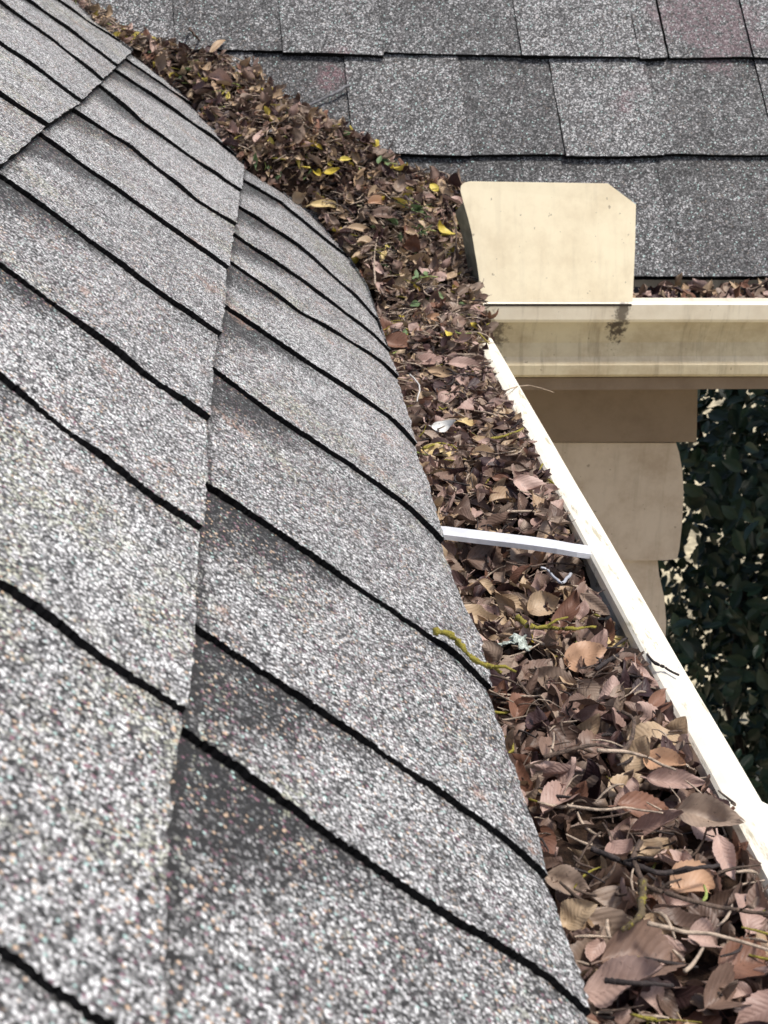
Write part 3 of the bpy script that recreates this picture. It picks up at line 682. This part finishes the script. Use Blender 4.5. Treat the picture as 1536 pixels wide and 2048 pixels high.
def scatter(n, a0, a1, size, off, tilt, weights, ks, t0=0., t1=1.):
    lo = cum[int(a0) - 1] if a0 > 0 else 0; hi = cum[min(int(a1), NR - 1) - 1]
    for _ in range(n):
        s = r.uniform(lo, hi); i = int(np.searchsorted(cum, s)); i = min(i, NR - 2); f = 1 - (cum[i] - s) / area[i]
        t = r.uniform(t0, t1); P, wd = surf(i + min(max(f, 0), .999), t)
        Ls = math.exp(r.gauss(math.log(size[0]), size[1])); Ls = min(Ls, size[2])
        P = P + Vector((0, 0, r.uniform(*off)))
        nrm = (Vector((r.gauss(0, tilt), r.gauss(-.25, tilt), 1))).normalized()
        if i >= 13:                                   # keep gutter leaves inside the trough
            mx = RX0 - Ls * .35; P.x = min(max(P.x, .112), mx)
            if P.x > mx - .02: nrm = (nrm + Vector((-.5, 0, 0))).normalized()
        q = nrm.to_track_quat('Z', 'X'); yaw = r.uniform(0, 6.28)
        mtx = Matrix.Translation(P) @ q.to_matrix().to_4x4() @ Matrix.Rotation(yaw, 4, 'Z') @ Matrix.Scale(Ls, 4) @ Matrix.Translation((-.5, 0, 0))
        kk = pick(weights); va_ = r.choice(ks)
        if i >= 13:                                   # no blade may cross the rim or stick through the roof edge
            tip = mtx @ Vector((1, 0, 0)); tail = mtx @ Vector((-.1, 0, 0))
            ex = max(tip.x, tail.x) - (RX0 - .001)
            if ex > 0: mtx = Matrix.Translation((-ex, 0, 0)) @ mtx
            en = .102 - min(tip.x, tail.x)
            if en > 0: mtx = Matrix.Translation((min(en, .03), 0, 0)) @ mtx
            for hh in (tip, tail):
                if hh.x < .135 and hh.z > -.358: mtx = Matrix.Translation((0, 0, -(hh.z + .358))) @ mtx
            gvv = GEOA(kk, va_); A4 = np.array(mtx); W3 = gvv @ A4[:3, :3].T + A4[:3, 3]
            ex = W3[:, 0].max() - (RX0 + .0005)
            if ex > 0: mtx = Matrix.Translation((-ex, 0, 0)) @ mtx; W3[:, 0] -= ex
            nearL = W3[W3[:, 0] < .133]
            if len(nearL) and nearL[:, 2].max() > -.359: dz = nearL[:, 2].max() + .359; mtx = Matrix.Translation((0, 0, -dz)) @ mtx; W3[:, 2] -= dz
            ns_ = W3[np.abs(W3[:, 1] - .935) < .014]
            if len(ns_) and ns_[:, 2].max() > -.3695: mtx = Matrix.Translation((0, 0, -(ns_[:, 2].max() + .3695))) @ mtx
            if W3[:, 2].max() > RZ + .012 and P.y < 1.4: mtx = Matrix.Translation((0, 0, -(W3[:, 2].max() - RZ - .012))) @ mtx
        cands.append((mtx, kk, va_, r.random(), Ls, i))
wN = [('brown', 34), ('pink', 20), ('rust', 9), ('grey', 20), ('tan', 6), ('dark', 14)]
wM = [('brown', 30), ('pink', 20), ('rust', 4), ('grey', 18), ('tan', 14), ('dark', 16), ('yellow', 1)]
wU = [('brown', 32), ('pink', 14), ('rust', 5), ('grey', 22), ('tan', 30), ('dark', 14), ('yellow', 3), ('green', 2)]
SERR = list(range(0, 8)) + list(range(20, 28)); OV = [8, 9, 10, 11, 12, 13]; ALL = SERR + OV
iN = 14 + 11                                          # rows beyond this are near the camera
scatter(1300, 13, 25, (.018, .35, .032), (-.011, .005), .8, wM, ALL)
scatter(360, 13, 24, (.019, .3, .030), (.0, .008), .7, wM, ALL)
scatter(1300, 23, NR - 2, (.021, .35, .036), (-.013, .003), 1.1, wN, ALL)
scatter(260, 24, NR - 2, (.025, .28, .038), (-.001, .008), .9, wN, SERR + [8])
scatter(1900, 0, 13, (.014, .4, .028), (-.009, .003), .9, wU, ALL)
scatter(500, 5, 10, (.014, .4, .024), (-.010, .003), .8, wU, ALL)
scatter(700, 1, 13, (.018, .35, .034), (-.001, .007), .6, wU, ALL)

scatter(330, 16, NR - 2, (.020, .3, .032), (-.004, .006), .8, wN, ALL, .8, 1.)
scatter(160, 22, NR - 2, (.020, .3, .032), (-.006, .000), .8, wN, ALL, .0, .2)
# leaves that can be told apart in the photograph: pixel, length and width in pixels, direction, colour
HERO = [
 ((278, 94), 128, 26, 4, 'yellow', 8, .15, 'long curved yellow leaf on the roof edge at the top left', 'B'),
 ((438, 108), 50, 12, 60, 'tan', 9, .4, 'pale tan curled leaf standing at the upper edge of the valley litter', ''),
 ((664, 352), 42, 16, 5, 'yellow', 8, .3, 'pale yellow oval leaf lying in the valley litter below a smaller yellow one', ''),
 ((688, 327), 30, 12, 5, 'yellow', 9, .1, 'small bright yellow leaf in the upper valley litter', ''),
 ((800, 358), 56, 16, -62, 'yellow', 8, .9, 'folded yellow leaf leaning on the far shingles beside a green sprig', ''),
 ((870, 385), 38, 18, -60, 'yellow', 10, .5, 'small yellow-green leaf left of the splash guard top', ''),
 ((660, 412), 75, 16, 8, 'buff', 9, .8, 'forked straw-yellow leaf near the lower edge of the valley litter', ''),
 ((768, 408), 60, 26, 8, 'orange', 8, 1.0, 'curled brown-yellow leaf in the middle of the valley litter', ''),
 ((822, 492), 44, 34, 80, 'rust', 3, 1.1, 'upright rust-brown curled leaf left of the splash guard', ''),
 ((826, 478), 50, 13, -58, 'tan', 8, .4, 'pale cream narrow leaf beside the rust-brown curled one', ''),
 ((725, 462), 58, 14, 0, 'tan', 9, .2, 'pale tan narrow leaf near the roof edge in the valley litter', ''),
 ((768, 515), 30, 13, 75, 'buff', 10, .1, 'small pale upright leaf in the valley litter near its lower edge', ''),
 ((775, 430), 60, 26, 12, 'brown', 2, .7, 'brown curled leaf under the brown-yellow one in the valley', ''),
 ((880, 640), 54, 18, 12, 'orange', 9, .8, 'orange-tan leaf below the splash guard corner', ''),
 ((955, 625), 44, 24, 60, 'pink', 4, .3, 'pinkish leaf against the left end of the far gutter', ''),
 ((800, 690), 66, 32, 5, 'rust', 3, .4, 'dark pinkish-brown leaf at the roof edge where valley meets gutter', ''),
 ((870, 725), 70, 26, 15, 'pink', 4, .2, 'large pale pink leaf just below the end of the white rim', ''),
 ((930, 735), 70, 26, 5, 'pink', 5, .2, 'pale pink leaf touching the white rim near its far end', ''),
 ((885, 757), 66, 22, -20, 'tan', 8, .3, 'pale tan oval leaf in the far part of the gutter', ''),
 ((925, 768), 36, 24, -25, 'pink', 8, .3, 'small oval pale pink leaf in the far part of the gutter', ''),
 ((893, 866), 58, 24, -12, 'white', 8, .5, 'bright white leaf in the gutter, the whitest of the litter', ''),
 ((945, 852), 62, 20, 5, 'buff', 8, .9, 'buff-yellow curled leaf beside the white rim', ''),
 ((893, 905), 96, 26, -3, 'buff', 4, .3, 'long yellow-buff leaf below the bright white leaf', ''),
 ((895, 800), 40, 30, 60, 'pink', 4, .2, 'round pinkish leaf in the gutter above the bright white leaf', ''),
 ((1070, 985), 90, 50, -30, 'pink', 3, .5, 'large pink-brown torn leaf above the hanger strap', ''),
 ((1010, 1000), 60, 34, 30, 'tan', 4, .5, 'pale tan leaf in the litter above the hanger strap', ''),
 ((950, 1030), 40, 22, 70, 'pink', 5, .4, 'small pinkish leaf standing above the left end of the strap', ''),
 ((990, 1118), 105, 55, 5, 'brown', 1, .5, 'large ribbed dark brown leaf lying against the strap', ''),
 ((1084, 1128), 58, 26, 65, 'orange', 8, .3, 'bright orange-tan upright leaf just below the strap', ''),
 ((1146, 1135), 60, 34, 20, 'grey', 2, .4, 'grey-brown leaf below the right end of the strap', ''),
 ((1085, 1222), 70, 46, 20, 'tan', 4, .4, 'tan rounded leaf in the hollow below the strap', ''),
 ((1135, 1240), 100, 40, 68, 'rust', 3, .3, 'long reddish-brown leaf pointing down in the hollow below the strap', ''),
 ((1168, 1235), 42, 24, 80, 'pink', 8, .1, 'small pale pink oval leaf beside the reddish-brown one', ''),
 ((1215, 1225), 90, 30, -50, 'grey', 5, .3, 'grey-brown leaf leaning on the rim below the strap', ''),
 ((1240, 1292), 70, 46, 75, 'buff', 1, .3, 'buff-yellow torn leaf beside the rim above the dark twig', ''),
 ((1165, 1322), 85, 55, 15, 'orange', 3, .4, 'broad yellowish-brown leaf under the right lichen twig', ''),
 ((1290, 1385), 64, 44, 30, 'dark', 2, .5, 'dark brown rounded leaf below the dark twig at the rim', ''),
 ((1045, 1410), 80, 42, 78, 'rust', 2, .6, 'reddish-brown upright leaf near the roof edge', ''),
 ((1195, 1490), 90, 60, 55, 'brown', 0, 1.2, 'dark curled ribbed leaf in a twig loop, middle of the near gutter', ''),
 ((1098, 1500), 78, 40, 75, 'brown', 4, .4, 'upright brown serrated leaf left of the twig loop', ''),
 ((1125, 1600), 110, 60, 65, 'pink', 2, .7, 'large pinkish folded leaf standing near the roof edge', ''),
 ((1275, 1525), 80, 50, 60, 'tan', 4, .3, 'tan oval leaf near the rim', ''),
 ((1330, 1540), 90, 50, -30, 'orange', 2, .4, 'bright salmon-tan leaf near the rim', ''),
 ((1345, 1580), 110, 40, -15, 'pink', 4, .3, 'long pale pink leaf crossing near the rim', ''),
 ((1245, 1610), 56, 32, 85, 'pink', 8, .3, 'small pink upright leaf above the long rust leaf', ''),
 ((1310, 1625), 150, 62, 5, 'rust', 3, .7, 'large rust-red ribbed leaf in the near gutter', ''),
 ((1335, 1668), 130, 44, -5, 'pink', 2, .7, 'large pink-brown curled leaf below the rust-red one', ''),
 ((1425, 1655), 130, 70, -25, 'grey', 0, .7, 'broad grey-brown leaf leaning on the near rim', ''),
 ((1245, 1735), 90, 52, -70, 'pink', 4, .6, 'pinkish curled leaf pointing at the camera, first of two', ''),
 ((1300, 1740), 96, 58, -75, 'tan', 2, .6, 'tan ribbed leaf beside the pinkish curled one', ''),
 ((1455, 1740), 120, 40, -75, 'pink', 5, .5, 'long pink leaf standing against the near rim', ''),
 ((1135, 1785), 96, 60, -35, 'grey', 1, .5, 'broad grey-brown leaf at the roof edge near the bottom', ''),
 ((1160, 1850), 80, 54, 25, 'tan', 2, .4, 'pale curled leaf at the roof edge near the bottom', ''),
 ((1390, 1780), 90, 60, 20, 'orange', 3, .5, 'orange-tan leaf among the near leaves', ''),
 ((1420, 1890), 96, 54, 15, 'pink', 4, .5, 'smooth pink leaf lying above the bottom twigs', ''),
 ((1500, 1930), 120, 70, 30, 'rust', 3, .6, 'orange-brown leaf near the bottom right corner', ''),
 ((1290, 1925), 180, 110, 15, 'brown', 0, .5, 'very large mottled brown leaf at the bottom of the gutter', ''),
 ((1265, 1995), 170, 90, -5, 'pink', 4, .4, 'very large pale pink leaf at the bottom edge of the photo', ''),
 ((1460, 2000), 130, 80, 40, 'brown', 2, .5, 'large brown leaf at the bottom right corner', ''),
 ((1320, 1870), 110, 40, -22, 'tan', 5, .4, 'long pale tan leaf above the very large brown one', ''),
 ((1500, 1820), 110, 60, 75, 'pink', 3, .4, 'pinkish-red leaf at the right edge below the rim', ''),
]
BVs, BFs = [], []
i_ = 0
for i in range(ns):
    pass
def hit(x, y):
    rr = Vector(ray(x, y)).normalized(); h_ = bv.ray_cast(CAM, rr); return h_[0]
bv = BVHTree.FromPolygons([Vector(v) + Vector((0, 0, .012)) for v in vs_], fs_)
heroes = []
for (c, lp, wp, ang, kind, k, curl, label, fl) in HERO:
    P = hit(*c)
    if fl == 'B' or P is None:
        x_, q_ = onB(*c); P = BP(x_, q_, .014)
    dist = P.length; Ls = lp * dist / F * (.85 if kind == 'yellow' else 1.05); Wr = wp / lp
    toc = (-P).normalized(); rr = random.Random(hash((c[0], c[1])) % 1000)
    nrm = (Vector((0, 0, 1)) * .55 + toc * .65 + Vector((rr.uniform(-.2, .2), rr.uniform(-.2, .2), 0))).normalized()
    a = math.radians(ang); dr = Vector(RM @ np.array([math.cos(a), math.sin(a), 0])); dr = (dr - nrm * dr.dot(nrm)).normalized(); yv = nrm.cross(dr)
    m = Matrix((dr, yv, nrm)).transposed().to_4x4()
    P = P + nrm * .006
    # stay inside the trough
    if P.y < 1.4:
        tipx = max((P + dr * Ls / 2).x, (P - dr * Ls / 2).x); P.x -= max(0, tipx - (RX0 + .001)); 
    mtx = Matrix.Translation(P) @ m @ Matrix.Translation((-Ls * .5, 0, 0))
    q = random.Random(c[0] * 7 + c[1]); geo = leaf_geo(Ls, Ls * Wr * 1.15, q.uniform(.25, .6), (-1 if q.random() < .6 else 1) * (curl + .35) * 1.25, q.uniform(-.15, .35) + curl * .15, q.uniform(-.9, .9), .055 if (k < 8 and lp > 60) else 0, q, 22, .12, .8, .18)
    heroes.append((mtx, geo, kind, label))

# leaves lying on top of the ones that show whole are taken away
hv, hf = [], []; gone = set()
def build_bv(skip):
    V, Fc, ow = [], [], []
    for idx, cnd in enumerate(cands):
        if idx in skip: continue
        g = getvar(cnd[1], cnd[2])[0]; b = len(V); V.extend(cnd[0] @ v for v in g[0]); Fc.extend(tuple(b + i for i in f) for f in g[1]); ow.extend([idx] * len(g[1]))
    return BVHTree.FromPolygons(V, Fc), ow
bt, ow = build_bv(gone)
for (mtx, geo, kind, label) in heroes:
    Lh = geo[0][-20].x if False else max(v.x for v in geo[0])
    for uu in (.15, .32, .5, .68, .85):
        for ww in (-.18, 0, .18):
            T_ = mtx @ Vector((Lh * uu, Lh * ww, .0)); d_ = T_.normalized(); st_ = Vector((0, 0, 0)); lim = T_.length - .001
            for _ in range(5):
                h_ = bt.ray_cast(st_, d_)
                if h_[0] is None or h_[0].length > lim: break
                gone.add(ow[h_[2]]); st_ = h_[0] + d_ * .0003
cands = [c for k, c in enumerate(cands) if k not in gone]
# which leaves show largest: cast rays through the frame onto all leaves
allv, allf, owner = [], [], []
def push(geo, mtx, idx):
    b = len(allv); allv.extend(mtx @ v for v in geo[0])
    for f in geo[1]: allf.append(tuple(b + i for i in f)); owner.append(idx)
for idx, cnd in enumerate(cands): push(getvar(cnd[1], cnd[2])[0], cnd[0], idx)
for hi_, hh in enumerate(heroes): push(hh[1], hh[0], 100000 + hi_)
bvl = BVHTree.FromPolygons(allv, allf); cnt = {}
for yy in range(4, 2048, 8):
    for xx in range(100, 1536, 8):
        if xx < 90 + yy * .25: continue
        rr = Vector(ray(xx, yy)).normalized(); h_ = bvl.ray_cast(CAM, rr)
        if h_[0] is not None: o_ = owner[h_[2]]; cnt[o_] = cnt.get(o_, 0) + 1
NI = 292 - len(heroes)
top = sorted([k for k in cnt if k < 100000], key=lambda k: -cnt[k])[:NI]
topset = set(top)
COLW = {'brown': 'brown', 'pink': 'pinkish-tan', 'rust': 'rust-red', 'grey': 'grey-brown', 'tan': 'pale tan', 'dark': 'dark purple-brown', 'yellow': 'yellow', 'green': 'green'}
def place_words(P):
    c = np.linalg.inv(RM) @ np.array(P); x = 768 + F * c[0] / c[2]; y = 1024 - F * c[1] / c[2]
    if y > 1100 or P.y < 1.3:
        side = 'by the white rim' if P.x > .185 else ('by the roof edge' if P.x < .135 else 'mid-gutter')
        zone = 'beyond the bright white leaf' if y < 860 else 'between bright white leaf and strap' if y < 1080 else 'just below the strap' if y < 1270 else 'near the dark rim twig' if y < 1420 else 'near the twig loop' if y < 1570 else 'near the large rust-red leaf' if y < 1710 else 'near the orange-tan leaf' if y < 1850 else 'near the very large leaves'
        return side + ', ' + zone
    if y > 560: return 'in the inside corner below the splash guard'
    if x > 700: return 'in the valley litter beside the splash guard'
    return 'in the upper valley litter'
for k in top:
    mtx, kind, va, rn, Ls, i = cands[k]
    o = bpy.data.objects.new('leaf', getvar(kind, va)[1]); COL.objects.link(o); o.matrix_world = mtx
    up_ = (mtx.to_3x3() @ Vector((0, 0, 1))).normalized().z
    sz = 'large' if Ls > .034 else 'small' if Ls < .019 else 'middling'
    sh_ = 'toothed' if (va < 8 or va >= 20) else 'smooth oval'
    st = 'lying' if up_ > .8 else 'tilted' if up_ > .5 else 'standing'
    P = mtx @ Vector((.5, 0, 0))
    tag(o, f'{sz} {COLW[kind]} {sh_} leaf {st} {place_words(P)}'.replace('middling ', ''), 'leaf', 'dead leaves in the gutter and valley')
for (mtx, geo, kind, label) in heroes:
    o = bpy.data.objects.new('leaf', leaf_mesh(kind + '_leaf', geo, LM[kind])); COL.objects.link(o); o.matrix_world = mtx
    tag(o, label, 'leaf', 'dead leaves in the gutter and valley')
hp = Heap(); order = KEYS
for idx, (mtx, kind, va, rn, Ls, i) in enumerate(cands):
    if idx not in topset: hp.add(getvar(kind, va)[0], mtx, order.index(kind), rn)
o = hp.build('leaf_litter', [LM[k] for k in order]); tag(o, 'small brown leaf fragments filling the gutter and roof valley between the larger leaves', None, None, 'stuff')

# ------------------------------------------------------------------ twigs
def surfpt(x, y, lift=.004):
    P = hit(x, y)
    if P is None or (P.y > .2 and False): p, q = onL(x, y); P = LP(p, q, .004)
    return P + Vector((0, 0, lift))
def twig_px(pts, rad, mat, label, knob=.3, lift=.006, mode='S', n=26, side=0, name='twig'):
    K = []
    for j, v in enumerate(pts):
        md = v[2] if len(v) > 2 else mode
        if md == 'S': K.append(surfpt(v[0], v[1], lift))
        elif md == 'L': p, q = onL(v[0], v[1]); K.append(LP(p, q, .0085))
        elif md == 'B': x, q = onB(v[0], v[1]); K.append(BP(x, q, .012))
        elif md == 'R': K.append(onZ(v[0], v[1], RZ + .005))
        elif md == 'A': K.append(onX(v[0], v[1], v[3]))
    path = []
    for i in range(n):
        s = i / (n - 1) * (len(K) - 1); k = min(int(s), len(K) - 2); t = s - k
        p0, p1, p2, p3 = K[max(k - 1, 0)], K[k], K[k + 1], K[min(k + 2, len(K) - 1)]
        p = .5 * ((2 * p1) + (p2 - p0) * t + (2 * p0 - 5 * p1 + 4 * p2 - p3) * t * t + (3 * p1 - p0 - 3 * p2 + p3) * t ** 3)
        path.append(p + Vector((noise.noise(p * 90), noise.noise(p * 90 + Vector((5, 5, 5))), noise.noise(p * 90 + Vector((9, 1, 5))))) * rad * .9)
    o = tube(path, [rad * (1 - .45 * i / n) for i in range(n)], mat, name, knob=knob, root=path[0])
    rr = random.Random(int(pts[0][0]))
    for _ in range(side):
        i = rr.randint(3, n - 4); d = (path[i + 1] - path[i]).normalized(); e = (d + Vector((rr.uniform(-1, 1), rr.uniform(-1, 1), rr.uniform(0, .6)))).normalized() * rad * rr.uniform(6, 12)
        s_ = tube([path[i] - path[0], path[i] - path[0] + e * .5 + Vector((0, 0, rad)), path[i] - path[0] + e], [rad * .6, rad * .5, rad * .3], mat, 'side_shoot', o, .2)
    tag(o, label, 'twig'); return o
LY, DB, PB, BB = M['lichen_yellow'], M['dark_bark'], M['pale_bark'], M['bark']
twig_px([(850, 1284, 'L'), (885, 1300, 'L'), (915, 1332, 'L'), (945, 1356, 'L'), (982, 1366, 'L')], .0017, LY, 'yellow lichen-covered twig lying on the roof edge', .9, side=1, n=40)
twig_px([(1033, 1280), (1060, 1296), (1100, 1300), (1140, 1302), (1190, 1296)], .0016, LY, 'yellow lichen-covered twig lying on the gutter leaves', .9, .014, n=40, side=1)
twig_px([(1190, 1372), (1230, 1345), (1275, 1330), (1312, 1327, 'R'), (1332, 1335, 'R'), (1358, 1350, 'R')], .0012, DB, 'dark twig lying across the white rim', .4, .010, side=0)
tb = twig_px([(975, 790), (1005, 782, 'R'), (1030, 774, 'R'), (1065, 772, 'A', .262), (1108, 785, 'A', .29)], .0007, PB, 'thin pale twig sticking out over the far part of the rim', .3, .008)
twig_px([(700, 182, 'B'), (660, 203, 'B'), (610, 228, 'B'), (575, 255, 'B'), (540, 275)], .0022, simple('grey_bark', (.16, .16, .17), .8, 200, .4), 'straight grey stick lying on the far shingles above the litter', .15, side=0)
twig_px([(1085, 1560), (1130, 1545), (1190, 1535), (1230, 1545)], .0012, BB, 'brown twig under the curled ribbed leaf', .4, .012)
twig_px([(1190, 1560), (1240, 1562), (1290, 1575), (1345, 1600)], .0011, PB, 'pale bent twig, middle of the near gutter', .2, .016)
twig_px([(1232, 1565), (1258, 1530), (1262, 1490), (1240, 1470)], .0014, BB, 'curved mossy twig forming a loop round the curled leaf', .5, .014)
twig_px([(1275, 1760), (1262, 1800), (1280, 1840), (1330, 1865), (1400, 1885), (1470, 1895), (1536, 1905)], .0013, BB, 'long crooked brown twig near the bottom', .4, .018, side=3, n=44)
twig_px([(1180, 1760), (1250, 1795), (1310, 1812), (1380, 1802), (1430, 1795)], .0014, DB, 'dark forked twig above the long crooked one', .4, .016, side=2)
twig_px([(1130, 1665), (1190, 1672), (1250, 1672), (1320, 1680)], .0008, PB, 'thin pale twig below the pinkish folded leaf', .3, .014)
twig_px([(1275, 1845), (1278, 1890), (1268, 1925), (1235, 1945)], .0018, M['lichen_spots'], 'lichen-spotted thick twig standing by the very large bottom leaf', .8, .02)
twig_px([(1205, 2030), (1270, 2040), (1340, 2042)], .0012, DB, 'dark twig at the bottom edge beneath the very large pink leaf', .4, .016)
twig_px([(1360, 2030), (1385, 2005), (1395, 1985)], .0009, PB, 'short pale twig stub at the bottom', .2, .02)
twig_px([(1290, 1935), (1360, 1950), (1440, 1960), (1536, 1990)], .0010, PB, 'long pale stem crossing the bottom right leaves', .2, .02)
twig_px([(1140, 1180), (1120, 1200), (1095, 1175), (1080, 1168)], .0012, simple('silver_stem', (.4, .42, .46), .5), 'silvery stem in the hollow below the strap', .1, .012)
twig_px([(1012, 1158), (1060, 1166), (1110, 1160), (1170, 1165)], .0009, BB, 'brown stem crossing the hollow below the strap', .3, .012)
twig_px([(985, 1050), (1030, 1043), (1090, 1046), (1140, 1046)], .0012, PB, 'pale straight stem lying just above the strap', .2, .008)
twig_px([(845, 917), (880, 905), (912, 916)], .0013, LY, 'short yellow lichen twig at the roof edge under the buff leaf', .8, .008)
twig_px([(965, 905), (1010, 895), (1045, 880)], .0012, LY, 'short yellow-green mossy twig near the rim in the far gutter', .8, .010)
twig_px([(820, 775), (838, 800), (832, 830)], .0009, simple('white_stem', (.55, .53, .5), .6), 'curved whitish stem at the roof edge', .2, .012)
twig_px([(905, 560), (912, 500), (902, 450), (890, 430)], .0012, BB, 'curved brown twig upright left of the splash guard', .3, .016)
twig_px([(745, 600), (748, 540), (755, 500)], .0010, PB, 'pale upright stem near the roof edge in the valley', .3, .014)
twig_px([(765, 335), (780, 312), (790, 285, 'B')], .0010, DB, 'thin dark twig leaning onto the far shingles', .3, .01)
twig_px([(380, 70, 'B'), (400, 92, 'B'), (425, 112)], .0016, BB, 'reddish-brown twig resting on the far shingles at the litter top', .6, .008, side=4)
# many small stems: one object
hp = Heap()
for _ in range(3200):
    a0 = r.random(); up_ = a0 < .62
    s = r.uniform(0, cum[12]) if up_ else r.uniform(cum[12], cum[-1]); i = min(int(np.searchsorted(cum, s)), NR - 2); f = 1 - (cum[i] - s) / area[i]
    P, _w = surf(i + min(max(f, 0), .999), r.uniform(.03, .97)); P += Vector((0, 0, r.uniform(-.002, .009)))
    ln = r.uniform(.006, .028) * (1 if up_ else .95); rad = r.uniform(.00035, .0010); yaw = r.gauss(0, .9) + (3.14 if r.random() < .5 else 0); el = r.gauss(.05, .3)
    d = Vector((math.cos(yaw) * math.cos(el), math.sin(yaw) * math.cos(el), math.sin(el))); bend = Vector((r.gauss(0, 1), r.gauss(0, 1), r.gauss(0, .6))) * ln * .16
    if i >= 13:
        h_ = abs(d.x) * ln / 2 + .002; P.x = min(max(P.x, .104 + h_), RX0 - h_)
    gv, gf = [], []
    for j in range(5):
        t = j / 4 - .5; c = P + d * (ln * t) + bend * (1 - 4 * t * t); a = d.orthogonal().normalized(); b_ = d.cross(a)
        for k in range(4): th = k * math.pi / 2; gv.append(c + (a * math.cos(th) + b_ * math.sin(th)) * rad * (1.1 - abs(t)))
    for j in range(4):
        for k in range(4): gf.append((j * 4 + k, j * 4 + (k + 1) % 4, j * 4 + 4 + (k + 1) % 4, j * 4 + 4 + k))
    hp.add((gv, gf, [(0, 0)] * len(gv)), Matrix(), pick([(0, 42), (1, 22), (2, 36), (3, 6), (4, 2)]), r.random())
o = hp.build('twig_debris', [BB, DB, PB, LY, M['stem_green']]); tag(o, 'fine broken stems and needles mixed through the leaf litter', None, None, 'stuff')

# green sprigs: stem with small leaves
def sprig(c, n_, size, kind, label, lift=.012):
    P = surfpt(c[0], c[1], lift); root = empty('sprig', P); rr = random.Random(c[0])
    o = tube([Vector((-.012, 0, -.006)), Vector((-.004, .001, 0)), Vector((.006, 0, .002)), Vector((.013, -.002, .001))], .0006, M['stem_green'], 'stem', root, .2)
    for k in range(n_):
        geo = leaf_geo(size * rr.uniform(.7, 1.2), size * .5, .3, rr.uniform(-.6, .6), 0, .3, .12, rr, 8, .1)
        lo = bpy.data.objects.new('leaflet', leaf_mesh('leaflet', geo, LM[kind])); COL.objects.link(lo); lo.parent = root
        lo.location = Vector((rr.uniform(-.012, .012), rr.uniform(-.006, .006), rr.uniform(-.001, .004)))
        lo.rotation_euler = (rr.uniform(-.3, .9), rr.uniform(-.5, .3), rr.uniform(0, 6.28))
    tag(root, label, 'sprig', 'green sprigs caught in the litter')
sprig((832, 442), 6, .016, 'green', 'pale green sprig left of the splash guard middle')
sprig((848, 485), 8, .012, 'green', 'dark green mossy sprig beneath the pale green one')
sprig((772, 350), 5, .014, 'green', 'grey-green sprig at the upper edge of the valley litter')
sprig((850, 578), 7, .011, 'green', 'small green sprig in the inside corner litter')
sprig((1022, 752), 5, .010, 'yellow', 'yellow-green sprig caught on the far end of the white rim', .016)
# pale lichen flakes
def flake(c, s, label):
    P = surfpt(c[0], c[1], .010); v, f = [], []; rr = random.Random(c[0]); n_ = 26
    v.append(Vector((0, 0, .0015)))
    for ring_ in (0.5, 1.0):
        for k in range(n_):
            a = 6.283 * k / n_; q = s * ring_ * (1 + .45 * noise.noise(Vector((math.cos(a) * 2.4, math.sin(a) * 2.4, c[0])))); v.append(Vector((math.cos(a) * q, math.sin(a) * q * .8, .003 * noise.noise(Vector((a * 3, ring_, 2))) + .001)))
    for k in range(n_):
        k2 = (k + 1) % n_; f.append((0, 1 + k, 1 + k2)); f.append((1 + k, 1 + n_ + k, 1 + n_ + k2, 1 + k2))
    o = mesh('lichen_flake', v, f, None, (M['lichen_pale'],), smooth=True); o.location = P; o.rotation_euler = (.5, -.2, rr.random() * 6)
    sm = o.modifiers.new('thickness', 'SOLIDIFY'); sm.thickness = .0008
    tag(o, label, 'lichen')
flake((1010, 1322), .012, 'larger pale grey-green lichen flake near the roof edge below the strap')
flake((1040, 1318), .008, 'smaller pale grey-green lichen flake beside the larger one')

# litter in the far gutter behind the rim
hp = Heap(); rr = random.Random(3)
for _ in range(900):
    x = rr.uniform(onY(1268, 600, GY).x, 1.4); k = rr.choice(['brown', 'rust', 'tan', 'dark', 'pink', 'grey']); dens = min(1, .35 + (x - .3) * 1.8)
    P = Vector((x, rr.uniform(GY + .025, GY + .125), rimz - .026 + .012 * dens * rr.random() + .004 * noise.noise(Vector((x * 20, 0, 0))) + .010 * max(0, min(1, (x - .36) * 8))))
    q = Vector((rr.gauss(0, .5), rr.gauss(-.4, .5), 1)).normalized().to_track_quat('Z', 'X')
    hp.add(getvar(k, rr.choice(ALL))[0], Matrix.Translation(P) @ q.to_matrix().to_4x4() @ Matrix.Rotation(rr.uniform(0, 6.28), 4, 'Z') @ Matrix.Scale(rr.uniform(.012, .03), 4) @ Matrix.Translation((-.5, 0, 0)), order.index(k), rr.random())
o = hp.build('leaf_litter', [LM[k] for k in order]); tag(o, 'reddish-brown leaf litter in the far gutter right of the splash guard', None, None, 'stuff')
v_, f_ = extrude_profile([(GY + .02, rimz - .032), (GY + .134, rimz - .032), (GY + .134, rimz - .04), (GY + .02, rimz - .04)], GX0 + .002, 1.49, True, 60, .004, axis='X')
o = mesh('compost', v_, f_, None, (M['compost'],)); tag(o, 'dark compost under the litter of the far gutter', None, None, 'stuff')
